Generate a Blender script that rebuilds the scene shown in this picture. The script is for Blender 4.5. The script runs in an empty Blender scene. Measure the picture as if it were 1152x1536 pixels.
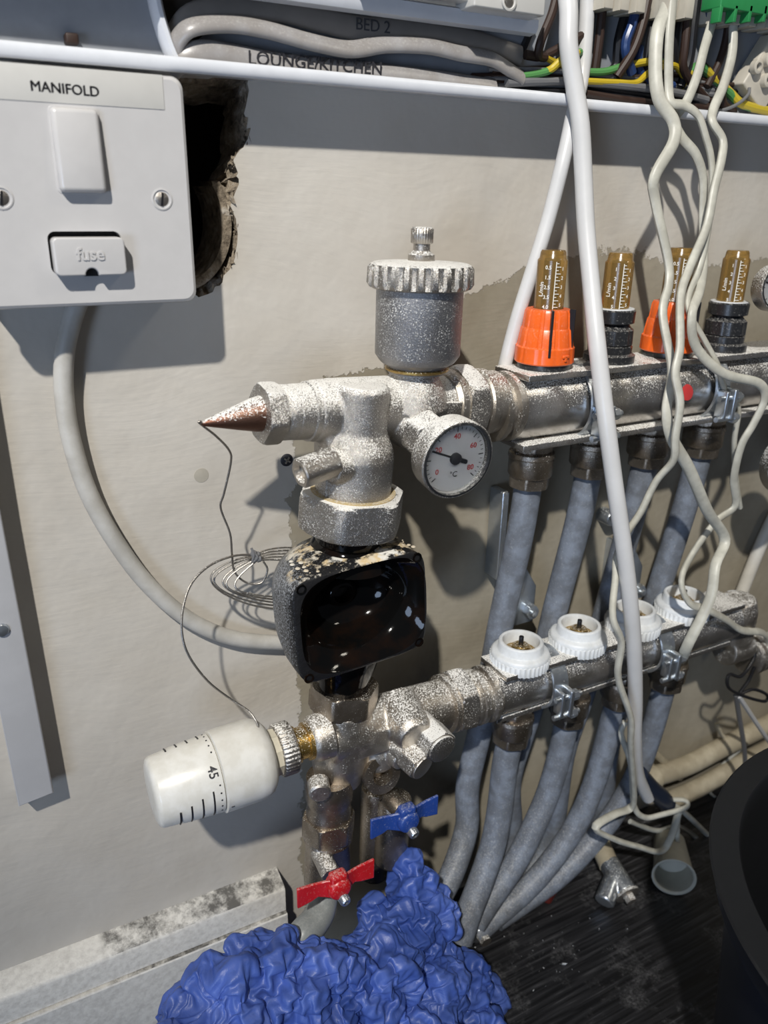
import bpy, bmesh, math, random
from mathutils import Vector, Matrix, noise
from mathutils.geometry import delaunay_2d_cdt
random.seed(7)
sc = bpy.context.scene
COL = sc.collection
S = 0.001                      # every length below is in millimetres; the wall face is y = 0, the camera stands 383 mm in front of it
PI = math.pi

# ------------------------------------------------------------------ camera
CX, CY, F = 576.0, 768.0, 1196.09
RX = Vector((0.88169971, -0.1589585, 0.44422722))
RY = Vector((-0.47149817, -0.33113889, 0.81733501))
RZ = Vector((0.01717856, -0.93009636, -0.3669137))
WALL = 383.24
cam = bpy.data.cameras.new('camera')
cam.sensor_fit = 'HORIZONTAL'; cam.sensor_width = 36.0
cam.lens = 36.0 * F / 1152.0
cam.clip_start = 0.01; cam.clip_end = 20
cam.dof.use_dof = True; cam.dof.focus_distance = 0.41; cam.dof.aperture_fstop = 14
camo = bpy.data.objects.new('camera', cam); COL.objects.link(camo)
right = Vector((RX[0], RY[0], RZ[0])); down = Vector((RX[1], RY[1], RZ[1])); fwd = Vector((RX[2], RY[2], RZ[2]))
m3 = Matrix((right, -down, -fwd)).transposed()
camo.matrix_world = Matrix.Translation(Vector((0, -WALL * S, 0))) @ m3.to_4x4()
sc.camera = camo

def ray(px, py):
    v = Vector((px - CX, py - CY, F))
    return Vector((RX.dot(v), RY.dot(v), RZ.dot(v)))
def at(px, py, off):           # point at a given distance (mm) in front of the wall
    r = ray(px, py); k = (WALL - off) / r.y
    return Vector((r.x * k, -off, r.z * k))
def atz(px, py, z):            # point at a given height
    r = ray(px, py); k = z / r.z
    return Vector((r.x * k, r.y * k - WALL, z))

# ------------------------------------------------------------------ light
sc.view_settings.view_transform = 'Standard'
sc.view_settings.look = 'None'
sc.view_settings.gamma = 1.0
sc.view_settings.use_curve_mapping = False
sc.view_settings.exposure = 0.0
w = bpy.data.worlds.new('world'); sc.world = w; w.use_nodes = True
w.node_tree.nodes['Background'].inputs[0].default_value = (0.80, 0.86, 1.0, 1)
w.node_tree.nodes['Background'].inputs[1].default_value = 0.09
def lamp(name, kind, loc, target, energy, color, size, **kw):
    l = bpy.data.lights.new(name, kind); l.energy = energy; l.color = color
    if kind == 'AREA': l.shape = 'DISK'; l.size = size
    else: l.shadow_soft_size = size
    for k, v in kw.items(): setattr(l, k, v)
    o = bpy.data.objects.new(name, l); COL.objects.link(o)
    o.location = loc
    o.rotation_euler = (Vector(target) - Vector(loc)).to_track_quat('-Z', 'Y').to_euler()
    return o
# the ceiling lamp of the cupboard, up to the left and behind the photographer
lamp('ceiling_spotlight', 'SPOT', (-0.92, -1.46, 1.62), (0.18, 0, 0.03), 325, (1.0, 0.965, 0.90), 0.035, spot_size=0.45, spot_blend=1.0)
# added cool fill from low on the left, tints the lower wall blue
lamp('cool_fill_light', 'AREA', (-1.1, -1.2, -0.25), (0.1, 0, -0.3), 8.0, (0.56, 0.72, 1.0), 0.5)
lamp('warm_fill_light', 'AREA', (1.35, -1.0, 1.3), (0.4, 0, -0.2), 4.0, (1.0, 0.93, 0.8), 0.25)  # added soft warm fill from the upper right

# ------------------------------------------------------------------ mesh builder
def worldloc(o):
    v = Vector((0, 0, 0))
    while o is not None:
        v += o.location; o = o.parent
    return v
class MB:
    def __init__(self): self.v = []; self.f = []
    def add(self, vs, fs):
        n = len(self.v); self.v += [Vector(p) for p in vs]
        self.f += [tuple(i + n for i in f) for f in fs]; return self
    def box(self, c, s, bevel=0.0, rot=None):
        bm = bmesh.new(); bmesh.ops.create_cube(bm, size=1)
        for v in bm.verts: v.co = Vector((v.co.x * s[0], v.co.y * s[1], v.co.z * s[2]))
        if bevel: bmesh.ops.bevel(bm, geom=bm.edges[:], offset=bevel, segments=3, profile=0.5, affect='EDGES', clamp_overlap=True)
        if rot is not None: bmesh.ops.transform(bm, matrix=rot.to_4x4(), verts=bm.verts)
        bm.verts.index_update()
        self.add([v.co + Vector(c) for v in bm.verts], [[v.index for v in f.verts] for f in bm.faces])
        bm.free(); return self
    def lathe(self, A, d, prof, seg=40, mod=None, caps=True, phase=0.0):
        A = Vector(A); d = Vector(d).normalized()
        u = d.orthogonal().normalized()
        if abs(d.z) < 0.9:
            u = Vector((0, 0, 1)).cross(d).normalized()
        else: u = Vector((1, 0, 0)) - d * d.x; u.normalize()
        w_ = d.cross(u)
        vs = []; fs = []
        for i, (t, r) in enumerate(prof):
            for k in range(seg):
                a = 2 * PI * k / seg + phase
                rr = r * (mod(i, a) if mod else 1)
                vs.append(A + d * t + (u * math.cos(a) + w_ * math.sin(a)) * rr)
        for i in range(len(prof) - 1):
            for k in range(seg):
                k2 = (k + 1) % seg
                fs.append((i * seg + k, i * seg + k2, (i + 1) * seg + k2, (i + 1) * seg + k))
        if caps:
            fs.append(tuple(range(seg - 1, -1, -1)))
            n = (len(prof) - 1) * seg
            fs.append(tuple(range(n, n + seg)))
        return self.add(vs, fs)
    def cyl(self, A, B, r, r2=None, seg=32, bevel=0.0):
        A = Vector(A); B = Vector(B); L = (B - A).length; r2 = r if r2 is None else r2
        if bevel: pr = [(0, r - bevel), (bevel * .3, r - bevel * .3), (bevel, r), (L - bevel, r2), (L - bevel * .3, r2 - bevel * .3), (L, r2 - bevel)]
        else: pr = [(0, r), (L, r2)]
        return self.lathe(A, B - A, pr, seg)
    def hexnut(self, A, B, r, phase=0.0):          # r across corners / 2, chamfered ends
        A = Vector(A); B = Vector(B); L = (B - A).length
        seg = 72; ap = r * math.cos(PI / 6)
        def hexr(a): 
            q = (a - phase) % (PI / 3) - PI / 6
            return ap / math.cos(q)
        def mod(i, a):
            h = hexr(a) / r
            if i in (0, 5): return min(h, 0.90)
            if i in (1, 4): return min(h, 0.955)
            return h
        c = r * 0.10
        return self.lathe(A, B - A, [(0, r), (c * .35, r), (c * 1.3, r), (L - c * 1.3, r), (L - c * .35, r), (L, r)], seg, mod)
    def tube(self, pts, r, seg=12, b=None, up=(0, 0, 1), dense=6, smooth=True, twist=None, rf=None):
        P = [Vector(p) for p in pts]
        if smooth and len(P) > 2: P = spline(P, dense)
        b = r if b is None else b
        n = len(P); vs = []; fs = []
        T = [(P[min(i + 1, n - 1)] - P[max(i - 1, 0)]).normalized() for i in range(n)]
        N = Vector(up) - T[0] * T[0].dot(Vector(up))
        if N.length < 1e-3: N = T[0].orthogonal()
        N.normalize()
        for i in range(n):
            N = N - T[i] * T[i].dot(N); N.normalize()
            Bv = T[i].cross(N)
            tw = twist(i / (n - 1)) if twist else 0
            k1 = rf(i / (n - 1)) if rf else 1
            for k in range(seg):
                a = 2 * PI * k / seg
                ca, sa = math.cos(a) * r * k1, math.sin(a) * b * k1
                if tw: ca, sa = ca * math.cos(tw) - sa * math.sin(tw), ca * math.sin(tw) + sa * math.cos(tw)
                vs.append(P[i] + N * ca + Bv * sa)
        for i in range(n - 1):
            for k in range(seg):
                k2 = (k + 1) % seg
                fs.append((i * seg + k, i * seg + k2, (i + 1) * seg + k2, (i + 1) * seg + k))
        fs.append(tuple(range(seg - 1, -1, -1))); fs.append(tuple(range((n - 1) * seg, n * seg)))
        return self.add(vs, fs)
    def prism(self, poly, y0, y1, bevel=0.0):       # polygon in x,z pushed from y0 (front) to y1
        bm = bmesh.new()
        f = bm.faces.new([bm.verts.new((p[0], y0, p[1])) for p in poly])
        r = bmesh.ops.extrude_face_region(bm, geom=[f])
        vs = [g for g in r['geom'] if isinstance(g, bmesh.types.BMVert)]
        for v in vs: v.co.y = y1
        bmesh.ops.recalc_face_normals(bm, faces=bm.faces)
        if bevel:
            es = [e for e in bm.edges if abs(e.verts[0].co.y - y0) < 1e-6 and abs(e.verts[1].co.y - y0) < 1e-6]
            bmesh.ops.bevel(bm, geom=es, offset=bevel, segments=4, profile=0.5, affect='EDGES', clamp_overlap=True)
        bm.verts.index_update()
        self.add([v.co.copy() for v in bm.verts], [[v.index for v in f.verts] for f in bm.faces])
        bm.free(); return self
    def build(self, name, mat, parent=None, sharp=35, origin=None, remesh=None, smooth_it=6):
        if parent is not None: O = worldloc(parent) / S
        elif origin is not None: O = Vector(origin)
        else:
            lo = Vector([min(v[i] for v in self.v) for i in range(3)]); hi = Vector([max(v[i] for v in self.v) for i in range(3)])
            O = (lo + hi) / 2; O.z = lo.z
        me = bpy.data.meshes.new(name)
        me.from_pydata([tuple((v - O) * S) for v in self.v], [], self.f)
        me.update()
        bm = bmesh.new(); bm.from_mesh(me); bmesh.ops.recalc_face_normals(bm, faces=bm.faces); bm.to_mesh(me); bm.free()
        me.polygons.foreach_set('use_smooth', [True] * len(me.polygons))
        if not remesh: me.set_sharp_from_angle(angle=math.radians(sharp))
        me.materials.append(mat)
        o = bpy.data.objects.new(name, me); COL.objects.link(o)
        if parent is not None: o.parent = parent
        else: o.location = O * S
        if remesh:
            md = o.modifiers.new('cast', 'REMESH'); md.mode = 'VOXEL'; md.voxel_size = remesh * S; md.use_smooth_shade = True
            sm = o.modifiers.new('soft', 'SMOOTH'); sm.factor = 0.5; sm.iterations = smooth_it
        return o
def spline(P, dense=6):
    out = []
    Q = [P[0] * 2 - P[1]] + P + [P[-1] * 2 - P[-2]]
    for i in range(1, len(Q) - 2):
        p0, p1, p2, p3 = Q[i - 1:i + 3]
        for k in range(dense):
            t = k / dense
            out.append(0.5 * ((2 * p1) + (p2 - p0) * t + (2 * p0 - 5 * p1 + 4 * p2 - p3) * t * t + (3 * p1 - p0 - 3 * p2 + p3) * t ** 3))
    out.append(P[-1]); return out
def tag(o, label=None, cat=None, group=None, kind=None):
    if label: o['label'] = label
    if cat: o['category'] = cat
    if group: o['group'] = group
    if kind: o['kind'] = kind
    return o
def thing(name, loc, label, cat, group=None):
    o = bpy.data.objects.new(name, None); COL.objects.link(o); o.location = Vector(loc) * S
    o.empty_display_size = 0.01
    return tag(o, label, cat, group)
def text(s, size, fn, mat, name, parent=None, depth=0.15, bold=0.0, shear=0.0, sub=0):
    """lettering: fn maps the flat text plane (u right, v up, w out) in mm to the place it is printed on"""
    cu = bpy.data.curves.new(name, 'FONT'); cu.body = s; cu.size = size; cu.align_x = 'CENTER'; cu.align_y = 'CENTER'
    cu.extrude = depth; cu.offset = bold; cu.resolution_u = 3; cu.shear = shear
    tmp = bpy.data.objects.new(name, cu); COL.objects.link(tmp)
    me = bpy.data.meshes.new_from_object(tmp)
    bpy.data.objects.remove(tmp)
    mb = MB(); mb.add([fn(v.co.x, v.co.y, v.co.z) for v in me.vertices], [tuple(p.vertices) for p in me.polygons])
    bpy.data.meshes.remove(me)
    return mb.build(name, mat, parent)
def plane_fn(O, U, V, Wd):
    O = Vector(O); U = Vector(U).normalized(); V = Vector(V).normalized(); Wd = Vector(Wd).normalized()
    return lambda u, v, w_: O + U * u + V * v + Wd * w_
def cyl_fn(C, axis_v, r, a0, sgn=1):
    """wrap on an upright cylinder of radius r round C; a0 = azimuth of the middle"""
    C = Vector(C)
    def f(u, v, w_):
        a = a0 + u / r * sgn
        return C + Vector((math.cos(a) * (r + w_), math.sin(a) * (r + w_), v))
    return f

# ------------------------------------------------------------------ materials
def newmat(name):
    m = bpy.data.materials.new(name); m.use_nodes = True
    nt = m.node_tree; b = nt.nodes['Principled BSDF']
    return m, nt, b
def N(nt, t, **kw):
    n = nt.nodes.new(t)
    for k, v in kw.items():
        if k in n.inputs: n.inputs[k].default_value = v
        else: setattr(n, k, v)
    return n
def noise_node(nt, scale, detail=4, rough=0.6, src=None):
    tc = N(nt, 'ShaderNodeTexCoord')
    n = N(nt, 'ShaderNodeTexNoise'); n.inputs['Scale'].default_value = scale; n.inputs['Detail'].default_value = detail; n.inputs['Roughness'].default_value = rough
    nt.links.new(tc.outputs['Object'] if src is None else src, n.inputs['Vector'])
    return n
def ramp(nt, fac, stops, interp='LINEAR'):
    r = nt.nodes.new('ShaderNodeValToRGB'); r.color_ramp.interpolation = interp
    e = r.color_ramp.elements
    while len(e) > 1: e.remove(e[-1])
    e[0].position = stops[0][0]; e[0].color = stops[0][1]
    for p, c in stops[1:]:
        x = e.new(p); x.color = c
    nt.links.new(fac, r.inputs['Fac']); return r
def g(v, a=1): return (v, v, v, a)
def math_(nt, op, a, b=None, c=None, clamp=False):
    n = nt.nodes.new('ShaderNodeMath'); n.operation = op; n.use_clamp = clamp
    for i, x in enumerate((a, b, c)):
        if x is None: continue
        if isinstance(x, (int, float)): n.inputs[i].default_value = x
        else: nt.links.new(x, n.inputs[i])
    return n.outputs[0]
def mixc(nt, fac, a, b):
    n = nt.nodes.new('ShaderNodeMix'); n.data_type = 'RGBA'
    for i, x in ((0, fac), (6, a), (7, b)):
        if isinstance(x, (int, float)): n.inputs[i].default_value = x
        elif isinstance(x, tuple): n.inputs[i].default_value = x if len(x) == 4 else (*x, 1)
        else: nt.links.new(x, n.inputs[i])
    return n.outputs[2]
def bump(nt, b, h, strength=0.3, dist=0.0005):
    n = nt.nodes.new('ShaderNodeBump'); n.inputs['Strength'].default_value = strength; n.inputs['Distance'].default_value = dist
    nt.links.new(h, n.inputs['Height']); nt.links.new(n.outputs[0], b.inputs['Normal']); return n
def plastic(name, col, rough=0.35, var=0.06, dirt=None, bs=0.15, scale=120, spec=0.5, dust=0.0):
    m, nt, b = newmat(name)
    n = noise_node(nt, scale, 5)
    d = dirt if dirt else tuple(c * (1 - var * 4) for c in col)
    r = ramp(nt, n.outputs['Fac'], [(0.42, (*d, 1)), (0.62, (*col, 1))])
    c = r.outputs[0]
    f0 = math_(nt, 'MULTIPLY', 1.0 if dirt else 0.5, r.outputs[1]) if False else None
    cc = mixc(nt, 0.6 if dirt else 0.35, (*col, 1), c)
    if dust:
        gm = nt.nodes.new('ShaderNodeNewGeometry'); sx = nt.nodes.new('ShaderNodeSeparateXYZ'); nt.links.new(gm.outputs['Normal'], sx.inputs[0])
        sp = noise_node(nt, 900, 3, 0.7)
        q = math_(nt, 'MULTIPLY_ADD', sx.outputs[2], 0.5, math_(nt, 'MULTIPLY_ADD', sp.outputs['Fac'], 3.0, -1.75))
        q = math_(nt, 'MULTIPLY', q, dust, clamp=True)
        cc = mixc(nt, q, cc, (0.72, 0.70, 0.66, 1))
    nt.links.new(cc, b.inputs['Base Color'])
    b.inputs['Roughness'].default_value = rough
    b.inputs['Specular IOR Level'].default_value = spec
    n2 = noise_node(nt, 2200, 3)
    bump(nt, b, n2.outputs['Fac'], bs, 0.0002)
    return m
def metal(name, col=(0.62, 0.58, 0.52), rough=0.32, dust=0.5, upd=1.0, dirt=(0.16, 0.12, 0.08), dirtamt=0.35, grain=1200, bs=0.35, met=0.9):
    """nickel plated brass with a frost of pale dust, thickest on faces that look up"""
    m, nt, b = newmat(name)
    n = noise_node(nt, 60, 6, 0.65)
    base = mixc(nt, math_(nt, 'MULTIPLY', ramp(nt, n.outputs['Fac'], [(0.44, g(1)), (0.66, g(0))]).outputs[0], dirtamt), (*col, 1), (*dirt, 1))
    gm = nt.nodes.new('ShaderNodeNewGeometry'); sx = nt.nodes.new('ShaderNodeSeparateXYZ'); nt.links.new(gm.outputs['Normal'], sx.inputs[0])
    sp = noise_node(nt, grain, 4, 0.75)
    big = noise_node(nt, 90, 3)
    t = math_(nt, 'MULTIPLY_ADD', sp.outputs['Fac'], 20.0, -20 * (0.665 - 0.055 * dust))
    t = math_(nt, 'MULTIPLY_ADD', sx.outputs[2], 2.9 * upd, t)
    t = math_(nt, 'ADD', t, math_(nt, 'MULTIPLY_ADD', big.outputs['Fac'], 4.0, -2.0), clamp=True)
    t = math_(nt, 'MULTIPLY', t, 1.0 if dust > 0 else 0.0)
    c = mixc(nt, t, base, (0.80, 0.79, 0.76, 1))
    nt.links.new(c, b.inputs['Base Color'])
    nt.links.new(math_(nt, 'MULTIPLY_ADD', t, -met, met), b.inputs['Metallic'])
    nt.links.new(math_(nt, 'MULTIPLY_ADD', t, 0.5, rough, clamp=True), b.inputs['Roughness'])
    bump(nt, b, sp.outputs['Fac'], bs, 0.0006)
    return m

M = {}
M['white'] = plastic('white_moulded_plastic', (0.53, 0.52, 0.515), 0.28, 0.02)
M['white_dirty'] = plastic('grubby_white_plastic', (0.70, 0.69, 0.65), 0.3, 0.05, dirt=(0.58, 0.56, 0.50), dust=0.25)
M['cap_white'] = plastic('chalky_white_plastic', (0.66, 0.69, 0.72), 0.45, 0.05, dirt=(0.5, 0.52, 0.53), dust=0.5)
M['label'] = plastic('label_tape', (0.58, 0.57, 0.54), 0.2, 0.02, bs=0.03)
M['ink'] = plastic('black_ink', (0.02, 0.02, 0.025), 0.5, 0)
M['inkgrey'] = plastic('faded_marker_ink', (0.05, 0.05, 0.055), 0.6, 0)
M['red_ink'] = plastic('red_ink', (0.5, 0.04, 0.04), 0.5, 0)
M['white_ink'] = plastic('white_ink', (0.8, 0.8, 0.76), 0.5, 0)
M['lip'] = plastic('white_steel_tray', (0.66, 0.68, 0.72), 0.3, 0.03, bs=0.05)
M['panel'] = plastic('grey_steel_panel', (0.25, 0.265, 0.29), 0.5, 0.05, bs=0.08)
M['cream'] = plastic('cream_cable_sheath', (0.55, 0.54, 0.47), 0.42, 0.06, dirt=(0.36, 0.35, 0.30), bs=0.1, scale=90)
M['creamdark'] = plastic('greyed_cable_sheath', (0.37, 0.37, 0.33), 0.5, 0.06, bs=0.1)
M['whitecable'] = plastic('white_cable_sheath', (0.60, 0.60, 0.60), 0.35, 0.04, bs=0.06, scale=50)
M['greycable'] = plastic('grey_cable_sheath', (0.31, 0.30, 0.30), 0.33, 0.05, dirt=(0.22, 0.20, 0.18), bs=0.12, scale=60, dust=0.3)
M['browngrey'] = plastic('brownish_cable_sheath', (0.24, 0.215, 0.19), 0.4, 0.05, bs=0.1)
M['brown'] = plastic('brown_insulation', (0.030, 0.014, 0.009), 0.55, 0.05)
M['blackwire'] = plastic('black_insulation', (0.012, 0.012, 0.014), 0.35, 0.05)
M['bluewire'] = plastic('blue_insulation', (0.02, 0.045, 0.14), 0.35, 0.05)
M['greywire'] = plastic('grey_insulation', (0.16, 0.16, 0.165), 0.4, 0.05)
M['yellow'] = plastic('yellow_insulation', (0.50, 0.36, 0.02), 0.35, 0.05)
M['green'] = plastic('green_plastic', (0.03, 0.26, 0.08), 0.35, 0.05)
M['beige'] = plastic('beige_terminal_plastic', (0.55, 0.51, 0.43), 0.4, 0.05)
M['orange'] = plastic('orange_plastic', (0.80, 0.125, 0.016), 0.30, 0.05, dust=0.22)
M['black'] = plastic('black_plastic', (0.018, 0.019, 0.021), 0.32, 0.05, dust=0.55)
M['bucket'] = plastic('black_bucket_plastic', (0.012, 0.013, 0.015), 0.42, 0.05, bs=0.1)
M['red'] = plastic('red_paint', (0.50, 0.012, 0.016), 0.3, 0.05, dust=0.55)
M['blue'] = plastic('blue_paint', (0.018, 0.055, 0.26), 0.35, 0.05, dust=0.45)
M['pipe'] = plastic('grey_blue_pipe', (0.175, 0.20, 0.245), 0.5, 0.05, dirt=(0.085, 0.09, 0.10), bs=0.2, scale=110, dust=0.45)
M['pipe_cream'] = plastic('pale_tube', (0.42, 0.37, 0.27), 0.6, 0.05, dirt=(0.26, 0.22, 0.15), bs=0.3, scale=60)
M['cup'] = plastic('translucent_plastic', (0.52, 0.50, 0.42), 0.4, 0.05)
M['batten'] = plastic('grey_painted_batten', (0.44, 0.44, 0.45), 0.4, 0.05, bs=0.25, scale=30)
M['nickel_dusty'] = metal('dust_frosted_nickel', col=(0.44, 0.42, 0.39), dust=1.15, upd=1.5, rough=0.27, bs=0.6, grain=1500, dirtamt=0.25)
M['nickel'] = metal('dull_nickel', col=(0.5, 0.47, 0.43), dust=0.75, upd=1.1, rough=0.30, dirtamt=0.4)
M['nickel_wet'] = metal('stained_nickel', col=(0.42, 0.37, 0.31), dust=0.15, upd=0.5, rough=0.24, dirtamt=0.65)
M['nickel_low'] = metal('grimy_nickel', col=(0.60, 0.56, 0.50), dust=0.85, upd=0.9, rough=0.33, dirtamt=0.5)
M['bar'] = metal('manifold_steel', col=(0.62, 0.60, 0.57), dust=0.15, upd=1.5, rough=0.24, dirtamt=0.4, bs=0.15)
M['body_grey'] = metal('sandblasted_vent_body', grain=1500, col=(0.32, 0.32, 0.33), dust=1.9, upd=0.8, rough=0.42, dirtamt=0.1, bs=0.5)
M['zinc'] = metal('zinc_plated_steel', col=(0.56, 0.61, 0.66), dust=0.15, upd=0.6, rough=0.28, dirtamt=0.2, bs=0.1)
M['brass'] = metal('worn_brass', col=(0.55, 0.36, 0.10), dust=0.2, upd=0.8, rough=0.25, dirtamt=0.4)
M['copper'] = metal('oxidised_copper', col=(0.17, 0.075, 0.05), dust=0.75, upd=1.7, rough=0.4, dirtamt=0.3)
M['steel_wire'] = metal('thin_capillary', col=(0.42, 0.40, 0.37), dust=0.4, upd=0.5, rough=0.35, dirtamt=0.3)
M['dial'] = plastic('white_dial', (0.62, 0.62, 0.63), 0.5, 0.04)
def glassmat(name, col, rough, trans=1.0):
    m, nt, b = newmat(name)
    n = noise_node(nt, 500, 4)
    b.inputs['Base Color'].default_value = (*col, 1); b.inputs['Transmission Weight'].default_value = trans
    nt.links.new(math_(nt, 'MULTIPLY_ADD', n.outputs['Fac'], 0.25, rough - 0.1, clamp=True), b.inputs['Roughness'])
    b.inputs['IOR'].default_value = 1.45; return m
M['amber'] = glassmat('amber_stained_sight_glass', (0.55, 0.34, 0.10), 0.16, 0.75)
M['clear'] = glassmat('clear_cover', (0.96, 0.97, 0.97), 0.1)
# pump: black casting, wet inside, lime deposits on top
def pumpmat():
    m, nt, b = newmat('black_pump_casting')
    gm = nt.nodes.new('ShaderNodeNewGeometry'); sx = nt.nodes.new('ShaderNodeSeparateXYZ'); nt.links.new(gm.outputs['Normal'], sx.inputs[0])
    n = noise_node(nt, 75, 6, 0.7); n2 = noise_node(nt, 1100, 3, 0.7); n3 = noise_node(nt, 60, 3)
    up = math_(nt, 'MULTIPLY_ADD', sx.outputs[2], 3.0, -1.5, clamp=True)
    dep = math_(nt, 'MULTIPLY', ramp(nt, n.outputs['Fac'], [(0.50, g(0)), (0.56, g(1))]).outputs[0], up)
    depc = ramp(nt, n3.outputs['Fac'], [(0.42, (0.62, 0.58, 0.50, 1)), (0.54, (0.60, 0.46, 0.26, 1)), (0.60, (0.68, 0.66, 0.61, 1))])
    dust = math_(nt, 'MULTIPLY_ADD', n2.outputs['Fac'], 4.0, -2.3)
    dust = math_(nt, 'ADD', dust, math_(nt, 'MULTIPLY_ADD', sx.outputs[0], -0.9, math_(nt, 'MULTIPLY_ADD', sx.outputs[2], 0.35, math_(nt, 'MULTIPLY_ADD', sx.outputs[1], 0.7, -0.42))), clamp=True)
    c = mixc(nt, dust, (0.012, 0.012, 0.013, 1), (0.40, 0.42, 0.45, 1))
    c = mixc(nt, dep, c, depc.outputs[0])
    nt.links.new(c, b.inputs['Base Color'])
    b.inputs['Roughness'].default_value = 0.38; b.inputs['Specular IOR Level'].default_value = 0.22
    bump(nt, b, n.outputs['Fac'], 0.6, 0.002)
    return m
M['pump'] = pumpmat()
def wetblack():
    m, nt, b = newmat('wet_black_bowl')
    n = noise_node(nt, 60, 4)
    nt.links.new(ramp(nt, n.outputs['Fac'], [(0.45, (0.003, 0.003, 0.003, 1)), (0.75, (0.010, 0.005, 0.003, 1))]).outputs[0], b.inputs['Base Color'])
    b.inputs['Roughness'].default_value = 0.07; b.inputs['Specular IOR Level'].default_value = 0.22
    bump(nt, b, n.outputs['Fac'], 0.12, 0.0015); return m
M['bowl'] = wetblack()
def clothmat():
    m, nt, b = newmat('blue_nitrile')
    n = noise_node(nt, 25, 3)
    nt.links.new(ramp(nt, n.outputs['Fac'], [(0.35, (0.034, 0.075, 0.31, 1)), (0.65, (0.085, 0.150, 0.49, 1))]).outputs[0], b.inputs['Base Color'])
    b.inputs['Roughness'].default_value = 0.42
    n2 = noise_node(nt, 130, 5, 0.65); n2.inputs['Distortion'].default_value = 1.2; bump(nt, b, n2.outputs['Fac'], 0.3, 0.0015); return m
M['cloth'] = clothmat()
def wallmat():
    m, nt, b = newmat('painted_plaster')
    tc = N(nt, 'ShaderNodeTexCoord'); geo = nt.nodes.new('ShaderNodeNewGeometry')
    sx = nt.nodes.new('ShaderNodeSeparateXYZ'); nt.links.new(geo.outputs['Position'], sx.inputs[0])
    P = geo.outputs['Position']
    def nz(scale, d=5, r=0.6):
        n = N(nt, 'ShaderNodeTexNoise'); n.inputs['Scale'].default_value = scale; n.inputs['Detail'].default_value = d; n.inputs['Roughness'].default_value = r
        nt.links.new(P, n.inputs['Vector']); return n.outputs['Fac']
    n1 = nz(28, 6, 0.7); n2 = nz(160, 5, 0.7)
    jag = math_(nt, 'ADD', math_(nt, 'MULTIPLY_ADD', n1, 0.030, -0.015), math_(nt, 'MULTIPLY_ADD', n2, 0.012, -0.006))
    # upper edge of the bare patch: height as a function of x
    xs = math_(nt, 'MULTIPLY_ADD', sx.outputs[0], 1 / 0.8, 0.0)
    edge = [at(*p, 0) for p in EDGE]
    fc = nt.nodes.new('ShaderNodeFloatCurve'); cv = fc.mapping.curves[0]
    fc.mapping.use_clip = False
    pts = [(0.0, 0.0)] + [((p.x * S) / 0.8, 1.0 + p.z * S / 0.5) for p in edge] + [(1.0, 1.0 + edge[-1].z * S / 0.5)]
    cv.points[0].location = pts[0]; cv.points[1].location = pts[-1]
    for p in pts[1:-1]: cv.points.new(*p)
    for q in cv.points: q.handle_type = 'VECTOR'
    fc.mapping.update()
    nt.links.new(xs, fc.inputs['Value'])
    ez = math_(nt, 'MULTIPLY_ADD', fc.outputs[0], 0.5, -0.5)
    dz = math_(nt, 'SUBTRACT', math_(nt, 'ADD', ez, jag), sx.outputs[2])
    bare = math_(nt, 'MULTIPLY', dz, 1500, clamp=True)
    lx = at(430, 800, 0).x * S
    lr = math_(nt, 'MULTIPLY', math_(nt, 'SUBTRACT', math_(nt, 'ADD', sx.outputs[0], math_(nt, 'MULTIPLY', jag, 0.9)), lx + 0.004), 1500, clamp=True)
    bare = math_(nt, 'MULTIPLY', bare, lr)
    paint = ramp(nt, nz(9, 4), [(0.35, (0.475, 0.440, 0.385, 1)), (0.65, (0.545, 0.515, 0.465, 1))]).outputs[0]
    bc = ramp(nt, nz(14, 6, 0.7), [(0.35, (0.250, 0.222, 0.168, 1)), (0.65, (0.325, 0.292, 0.230, 1))]).outputs[0]
    c = mixc(nt, bare, paint, bc)
    sp = ramp(nt, nz(420, 4, 0.7), [(0.68, g(0)), (0.74, g(1))]).outputs[0]
    spm = math_(nt, 'MULTIPLY', sp, ramp(nt, nz(16, 3), [(0.55, g(0)), (0.70, g(1))]).outputs[0])
    c = mixc(nt, math_(nt, 'MULTIPLY', spm, 0.5), c, (0.16, 0.12, 0.08, 1))
    nt.links.new(c, b.inputs['Base Color']); b.inputs['Roughness'].default_value = 0.58
    # brushed relief: stretched noise along a slanted direction plus trowel sweeps
    mp = nt.nodes.new('ShaderNodeMapping'); mp.inputs['Rotation'].default_value = (0, math.radians(-28), 0); mp.inputs['Scale'].default_value = (45, 45, 420)
    wn = N(nt, 'ShaderNodeTexNoise'); wn.inputs['Scale'].default_value = 1.0; wn.inputs['Detail'].default_value = 4
    warp = N(nt, 'ShaderNodeTexNoise'); warp.inputs['Scale'].default_value = 7.0; warp.inputs['Detail'].default_value = 1
    nt.links.new(P, warp.inputs['Vector'])
    va = nt.nodes.new('ShaderNodeVectorMath'); va.operation = 'MULTIPLY_ADD'; nt.links.new(warp.outputs['Color'], va.inputs[0]); va.inputs[1].default_value = (0.09, 0, 0.09); nt.links.new(P, va.inputs[2])
    nt.links.new(va.outputs[0], mp.inputs['Vector']); nt.links.new(mp.outputs[0], wn.inputs['Vector'])
    h = math_(nt, 'ADD', math_(nt, 'MULTIPLY', wn.outputs['Fac'], 0.22), math_(nt, 'MULTIPLY', nz(45, 3), 1.3))
    h = math_(nt, 'MULTIPLY_ADD', bare, -0.35, h)
    bump(nt, b, h, 0.55, 0.0011)
    return m
EDGE = [(425, 575), (480, 556), (540, 552), (585, 545), (660, 480), (705, 432), (760, 425), (785, 395), (860, 385), (925, 374), (1010, 392), (1100, 400), (1152, 385)]
M['wall'] = wallmat()
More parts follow.
